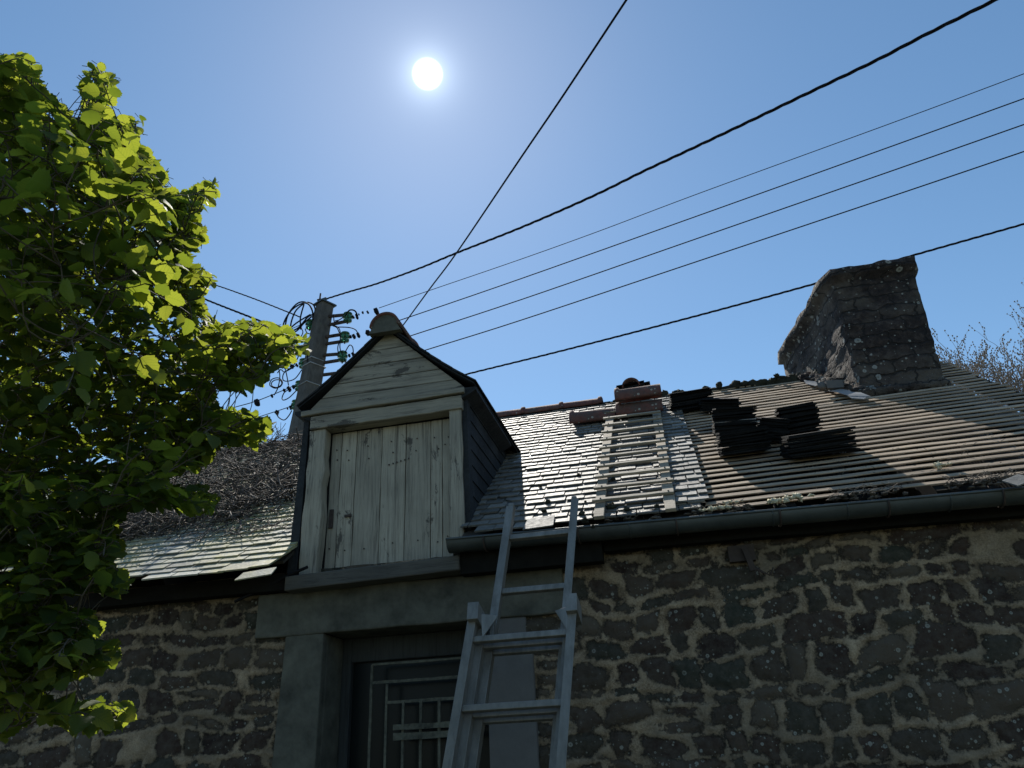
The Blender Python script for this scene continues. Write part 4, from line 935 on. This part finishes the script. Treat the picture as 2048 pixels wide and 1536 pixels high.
def band(tb):
    mb = MB(); c_ = pm(tb); a_ = .118+.17*tb+.006; b_ = .15+.16*tb+.006; ca, sa = math.cos(-.5), math.sin(-.5); P = [c_+V(u_*ca-v_*sa, u_*sa+v_*ca, 0) for u_, v_ in ((-a_, -b_), (a_, -b_), (a_, b_), (-a_, b_), (-a_, -b_))]
    mb.tube([p for p in P], .012, 5); mb.build('steel_band', M['lead'], pole)
tot = ptop.z
def tz(px, py): return (ptop.z-at(px, py, PY).z)/tot
for (px, py) in ((640, 722), (638, 733), (625, 772)): band(tz(px, py))
# ------------------------------------------------------------------ bare trees behind the roof at the right
def bare_tree(base, topz, seed, label, spread=.5, nb=7):
    rng = random.Random(seed); t = thing('bare_tree', base, label, 'tree', 'bare trees behind the right end of the roof'); tr_ = MB(); br = MB()
    base = Vector(base); H = topz
    tr_.tube([base, base+V(.1, 0, H*.3), base+V(.0, .1, H*.62)], .12, 8, rad=[.16, .12, .07]); tr_.build('trunk', M['bark_far'], t)
    def grow(P, d_, L, r_, dep):
        pts = [P]; n = 4
        for j in range(n):
            d_ = (d_+V(rng.gauss(0, .16), rng.gauss(0, .16), rng.gauss(.05, .10))).normalized(); pts.append(pts[-1]+d_*L/n)
        br.tube(pts, r_, 4 if dep > 1 else 6, rad=[r_*(1-.12*k) for k in range(n+1)], cap=False)
        if dep >= 5: 
            for k in range(3):
                br.blob(pts[-1-k]+V(rng.gauss(0, .01), 0, 0), .014, .014, .017, 5, 3, .2)
            return
        for k in range(3 if dep < 4 else 3):
            q = pts[rng.choice([1, 2, 3, 4])] if k else pts[-1]; e = (d_+V(rng.gauss(0, spread), rng.gauss(0, spread), rng.gauss(.1, spread*.6))).normalized(); grow(q, e, L*rng.uniform(.55, .78), r_*.60, dep+1)
    for k in range(nb):
        z = H*rng.uniform(.4, .62); a = rng.uniform(0, 2*PI); grow(base+V(0, .05, z), V(math.cos(a)*.6, math.sin(a)*.6, 1).normalized(), (H-z)*.40, .045, 0)
    br.build('crown', M['bark_far'], t)
for (px, py, Y, sd_, lb) in ((1900, 712, 15, 3, 'bare tree just right of the chimney, lowest of the bare trees'), (1975, 700, 16, 8, 'bare tree in the middle of the bare trees above the right roof edge'), (2050, 650, 15.5, 21, 'tallest bare tree at the right edge of the photo')):
    q = at(px, py, Y); bare_tree((q.x, Y, 0), q.z, sd_, lb)
# ------------------------------------------------------------------ hazel tree at the left, near the camera
hz = thing('hazel_tree', (-3.6, 2.7, 0), 'leafy green hazel tree backlit by the sun at the left, in front of the house', 'tree')
HP = [(-150, 60), (0, 118), (40, 112), (72, 128), (78, 180), (108, 205), (150, 240), (165, 238), (170, 205), (165, 160), (200, 126), (234, 175), (212, 222), (200, 250), (228, 262), (236, 236), (282, 238), (276, 272), (248, 285), (295, 300), (325, 345), (330, 385), (360, 392), (425, 364), (438, 388), (392, 425), (400, 452), (408, 475), (378, 500), (375, 530), (402, 540), (432, 558), (402, 580), (402, 618), (432, 648), (475, 655), (500, 642), (560, 658), (620, 682), (600, 705), (562, 728), (520, 768), (480, 782), (440, 775), (420, 790), (430, 812), (470, 822), (512, 832), (542, 850), (522, 888), (488, 880), (430, 895), (402, 930), (345, 945), (300, 975), (345, 975), (400, 978), (434, 1000), (428, 1018), (385, 1020), (330, 1016), (270, 1005), (235, 1030), (228, 1062), (236, 1090), (215, 1130), (254, 1160), (252, 1178), (222, 1186), (180, 1168), (100, 1195), (185, 1240), (195, 1262), (150, 1272), (237, 1296), (205, 1335), (140, 1352), (60, 1380), (115, 1404), (262, 1412), (262, 1442), (182, 1460), (110, 1442), (60, 1432), (0, 1475), (-150, 1500)]
leaves = MB(); leaves.uv = []
def add_leaf(P, d_, n_, L):
    """P petiole end, d_ along the midrib, n_ up normal, L length"""
    d_ = d_.normalized(); s_ = d_.cross(n_).normalized(); n_ = s_.cross(d_).normalized(); W = L*random.uniform(.40, .48); fold = random.uniform(.05, .35); droop = random.uniform(.1, .5)*L
    T = [0, .07, .17, .27, .38, .48, .59, .69, .79, .88, .94, 1.0]; wf = [.0, .50, .84, .97, 1.0, .98, .94, .84, .66, .42, .17, 0.0]; b0 = len(leaves.v); vs2 = []; uv = []
    for i, (t_, w_) in enumerate(zip(T, wf)):
        c_ = P+d_*(L*t_)-n_*(droop*t_*t_)
        for sg in (-1, 0, 1):
            tooth = (1.10 if i % 2 else .90)+random.uniform(-.05, .05); ww = W*w_*tooth
            vs2.append(c_+s_*sg*ww+n_*(fold*ww*abs(sg))+n_*random.uniform(-.02, .02)*L*abs(sg)); uv.append((sg*w_*.9, t_))
    fs = []
    for i in range(len(T)-1):
        k = i*3; fs += [(k, k+3, k+4, k+1), (k+1, k+4, k+5, k+2)]
    leaves.add(vs2, fs, True); leaves.uv += uv
br = MB(); nodes = [(Vector((-3.6, 2.7, 1.2)), .05), (Vector((-3.45, 2.7, 1.9)), .045), (Vector((-3.3, 2.75, 2.6)), .038), (Vector((-3.2, 2.8, 3.3)), .03), (Vector((-3.2, 2.9, 4.0)), .022)]
trk = MB(); trk.tube([V(-3.6, 2.7, 0)]+[n_[0] for n_ in nodes], .08, 10, rad=[.085, .075, .065, .055, .042, .03]); trk.build('trunk', M['bark'], hz)
# explicit limb tips so that the outline's shoots exist, then random fill
tips = [(205, 150, 3.3), (262, 252, 3.2), (425, 380, 3.3), (395, 455, 3.2), (415, 560, 3.1), (600, 688, 3.2), (560, 678, 3.2), (520, 700, 3.25), (535, 855, 3.1), (490, 850, 3.15), (420, 1000, 2.7), (385, 995, 2.7), (245, 1165, 2.6), (185, 1250, 2.5), (230, 1305, 2.5), (250, 1425, 2.4), (190, 1430, 2.4), (60, 135, 3.6), (20, 130, 3.6), (330, 370, 3.3), (300, 320, 3.3)]
spr = [(atd(a-dx_, c+dy_, d_+dz_), True) for a, c, d_ in tips for dx_, dy_, dz_ in ((12, 4, 0), (30, 6, .05), (48, 0, -.05))]
def edge_dist(x, y):
    b_ = 1e9
    for (ax, ay), (bx_, by_) in zip(HP, HP[1:]):
        vx, vy = bx_-ax, by_-ay; t_ = max(0, min(1, ((x-ax)*vx+(y-ay)*vy)/(vx*vx+vy*vy+1e-9))); b_ = min(b_, math.hypot(x-ax-t_*vx, y-ay-t_*vy))
    return b_
while len(spr) < 700:
    px = random.uniform(-20, 600); py = random.uniform(110, 1470)
    if not inside(px, py, HP) or not 8 < edge_dist(px, py) < 42: continue
    spr.append((atd(px, py, random.uniform(2.9, 3.5) if py < 940 else random.uniform(2.4, 2.9)), True))
for _ in range(38):
    px, py = random.uniform(-60, 300), random.uniform(300, 700)
    if inside(px, py, HP): spr.append((atd(px, py, random.uniform(2.15, 2.5)), False))
while len(spr) < 2300:
    px = random.uniform(-140, 600); py = random.uniform(110, 1470)
    if not inside(px, py, HP): continue
    if px > 380 and random.random() < .15: continue
    if py > 1180 and random.random() < .3: continue
    dist = random.uniform(2.65, 3.65) if py < 1000 else random.uniform(2.45, 3.1)
    spr.append((atd(px, py, dist), False))
root = Vector((-3.4, 2.75, 2.4))
spr.sort(key=lambda q: min((q[0]-n_[0]).length for n_ in nodes))
for P, tip in spr[:]:
    cand = heapq.nsmallest(7, nodes, key=lambda n_: (n_[0]-P).length+(.12 if n_[1] < .004 else 0)+.9*max(0, n_[0].z-P.z+.02))
    best = next((c_ for c_ in cand if (c_[0]-P).length < .12 or inside(*proj((c_[0]+P)*.5), HP)), cand[0]); A, r_ = best; D = P-A; L = D.length
    mid_ = A+D*.5+V(random.gauss(0, .04), random.gauss(0, .04), random.gauss(-.01, .04))*min(1, L*2)
    r1 = max(.0022, min(r_*.7, .012)); br.tube(spline([A, mid_, P], 3), r1, 5, rad=[r1+(max(.0018, r1*.6)-r1)*k/6 for k in range(7)])
    nodes.append((mid_, r1*.85)); nodes.append((P, max(.002, r1*.6)))
    # leafy shoot
    d_ = (D.normalized()*.7+V(random.gauss(.25, .4), random.gauss(-.05, .4), random.gauss(.1, .35))).normalized(); SL = random.uniform(.10, .22); q = P; side = d_.cross(V(0, 0, 1)).normalized()
    tw_pts = [P]; n = random.randint(5, 7)
    for j in range(n):
        d_ = (d_+V(random.gauss(0, .12), random.gauss(0, .12), random.gauss(-.04, .1))).normalized(); q = q+d_*SL/n; tw_pts.append(q)
        sg = 1 if j % 2 else -1; ld = (d_*.5+side*sg*random.uniform(.5, 1.1)+V(random.gauss(0, .3), random.gauss(0, .3), random.gauss(-.25, .3))).normalized()
        Lf = random.uniform(.034, .062)*(1.2 if (P-CAM).length < 2.35 else 1)*(.78 if P.z > 3.6 else 1.0); nn = V(random.gauss(0, .5), random.gauss(-.15, .5), 1).normalized()
        base = q+ld*.018
        c1 = proj(base+ld*Lf*.9); c0_ = proj(base+ld*Lf*.4)
        if not inside(c1[0], c1[1], HP) and edge_dist(*c1) > (11 if tip else 6): continue
        if not inside(c0_[0], c0_[1], HP) and edge_dist(*c0_) > 4: continue
        br.tube([q, base], .0012, 3, cap=False); add_leaf(base, ld, nn, Lf)
    if inside(*proj(q), HP): br.tube(tw_pts, .0018, 4, cap=False)
br.build('branches', M['bark'], hz); crown = leaves.build('crown', M['leaf'], hz)
print('LEAVES', len(leaves.f)//22)
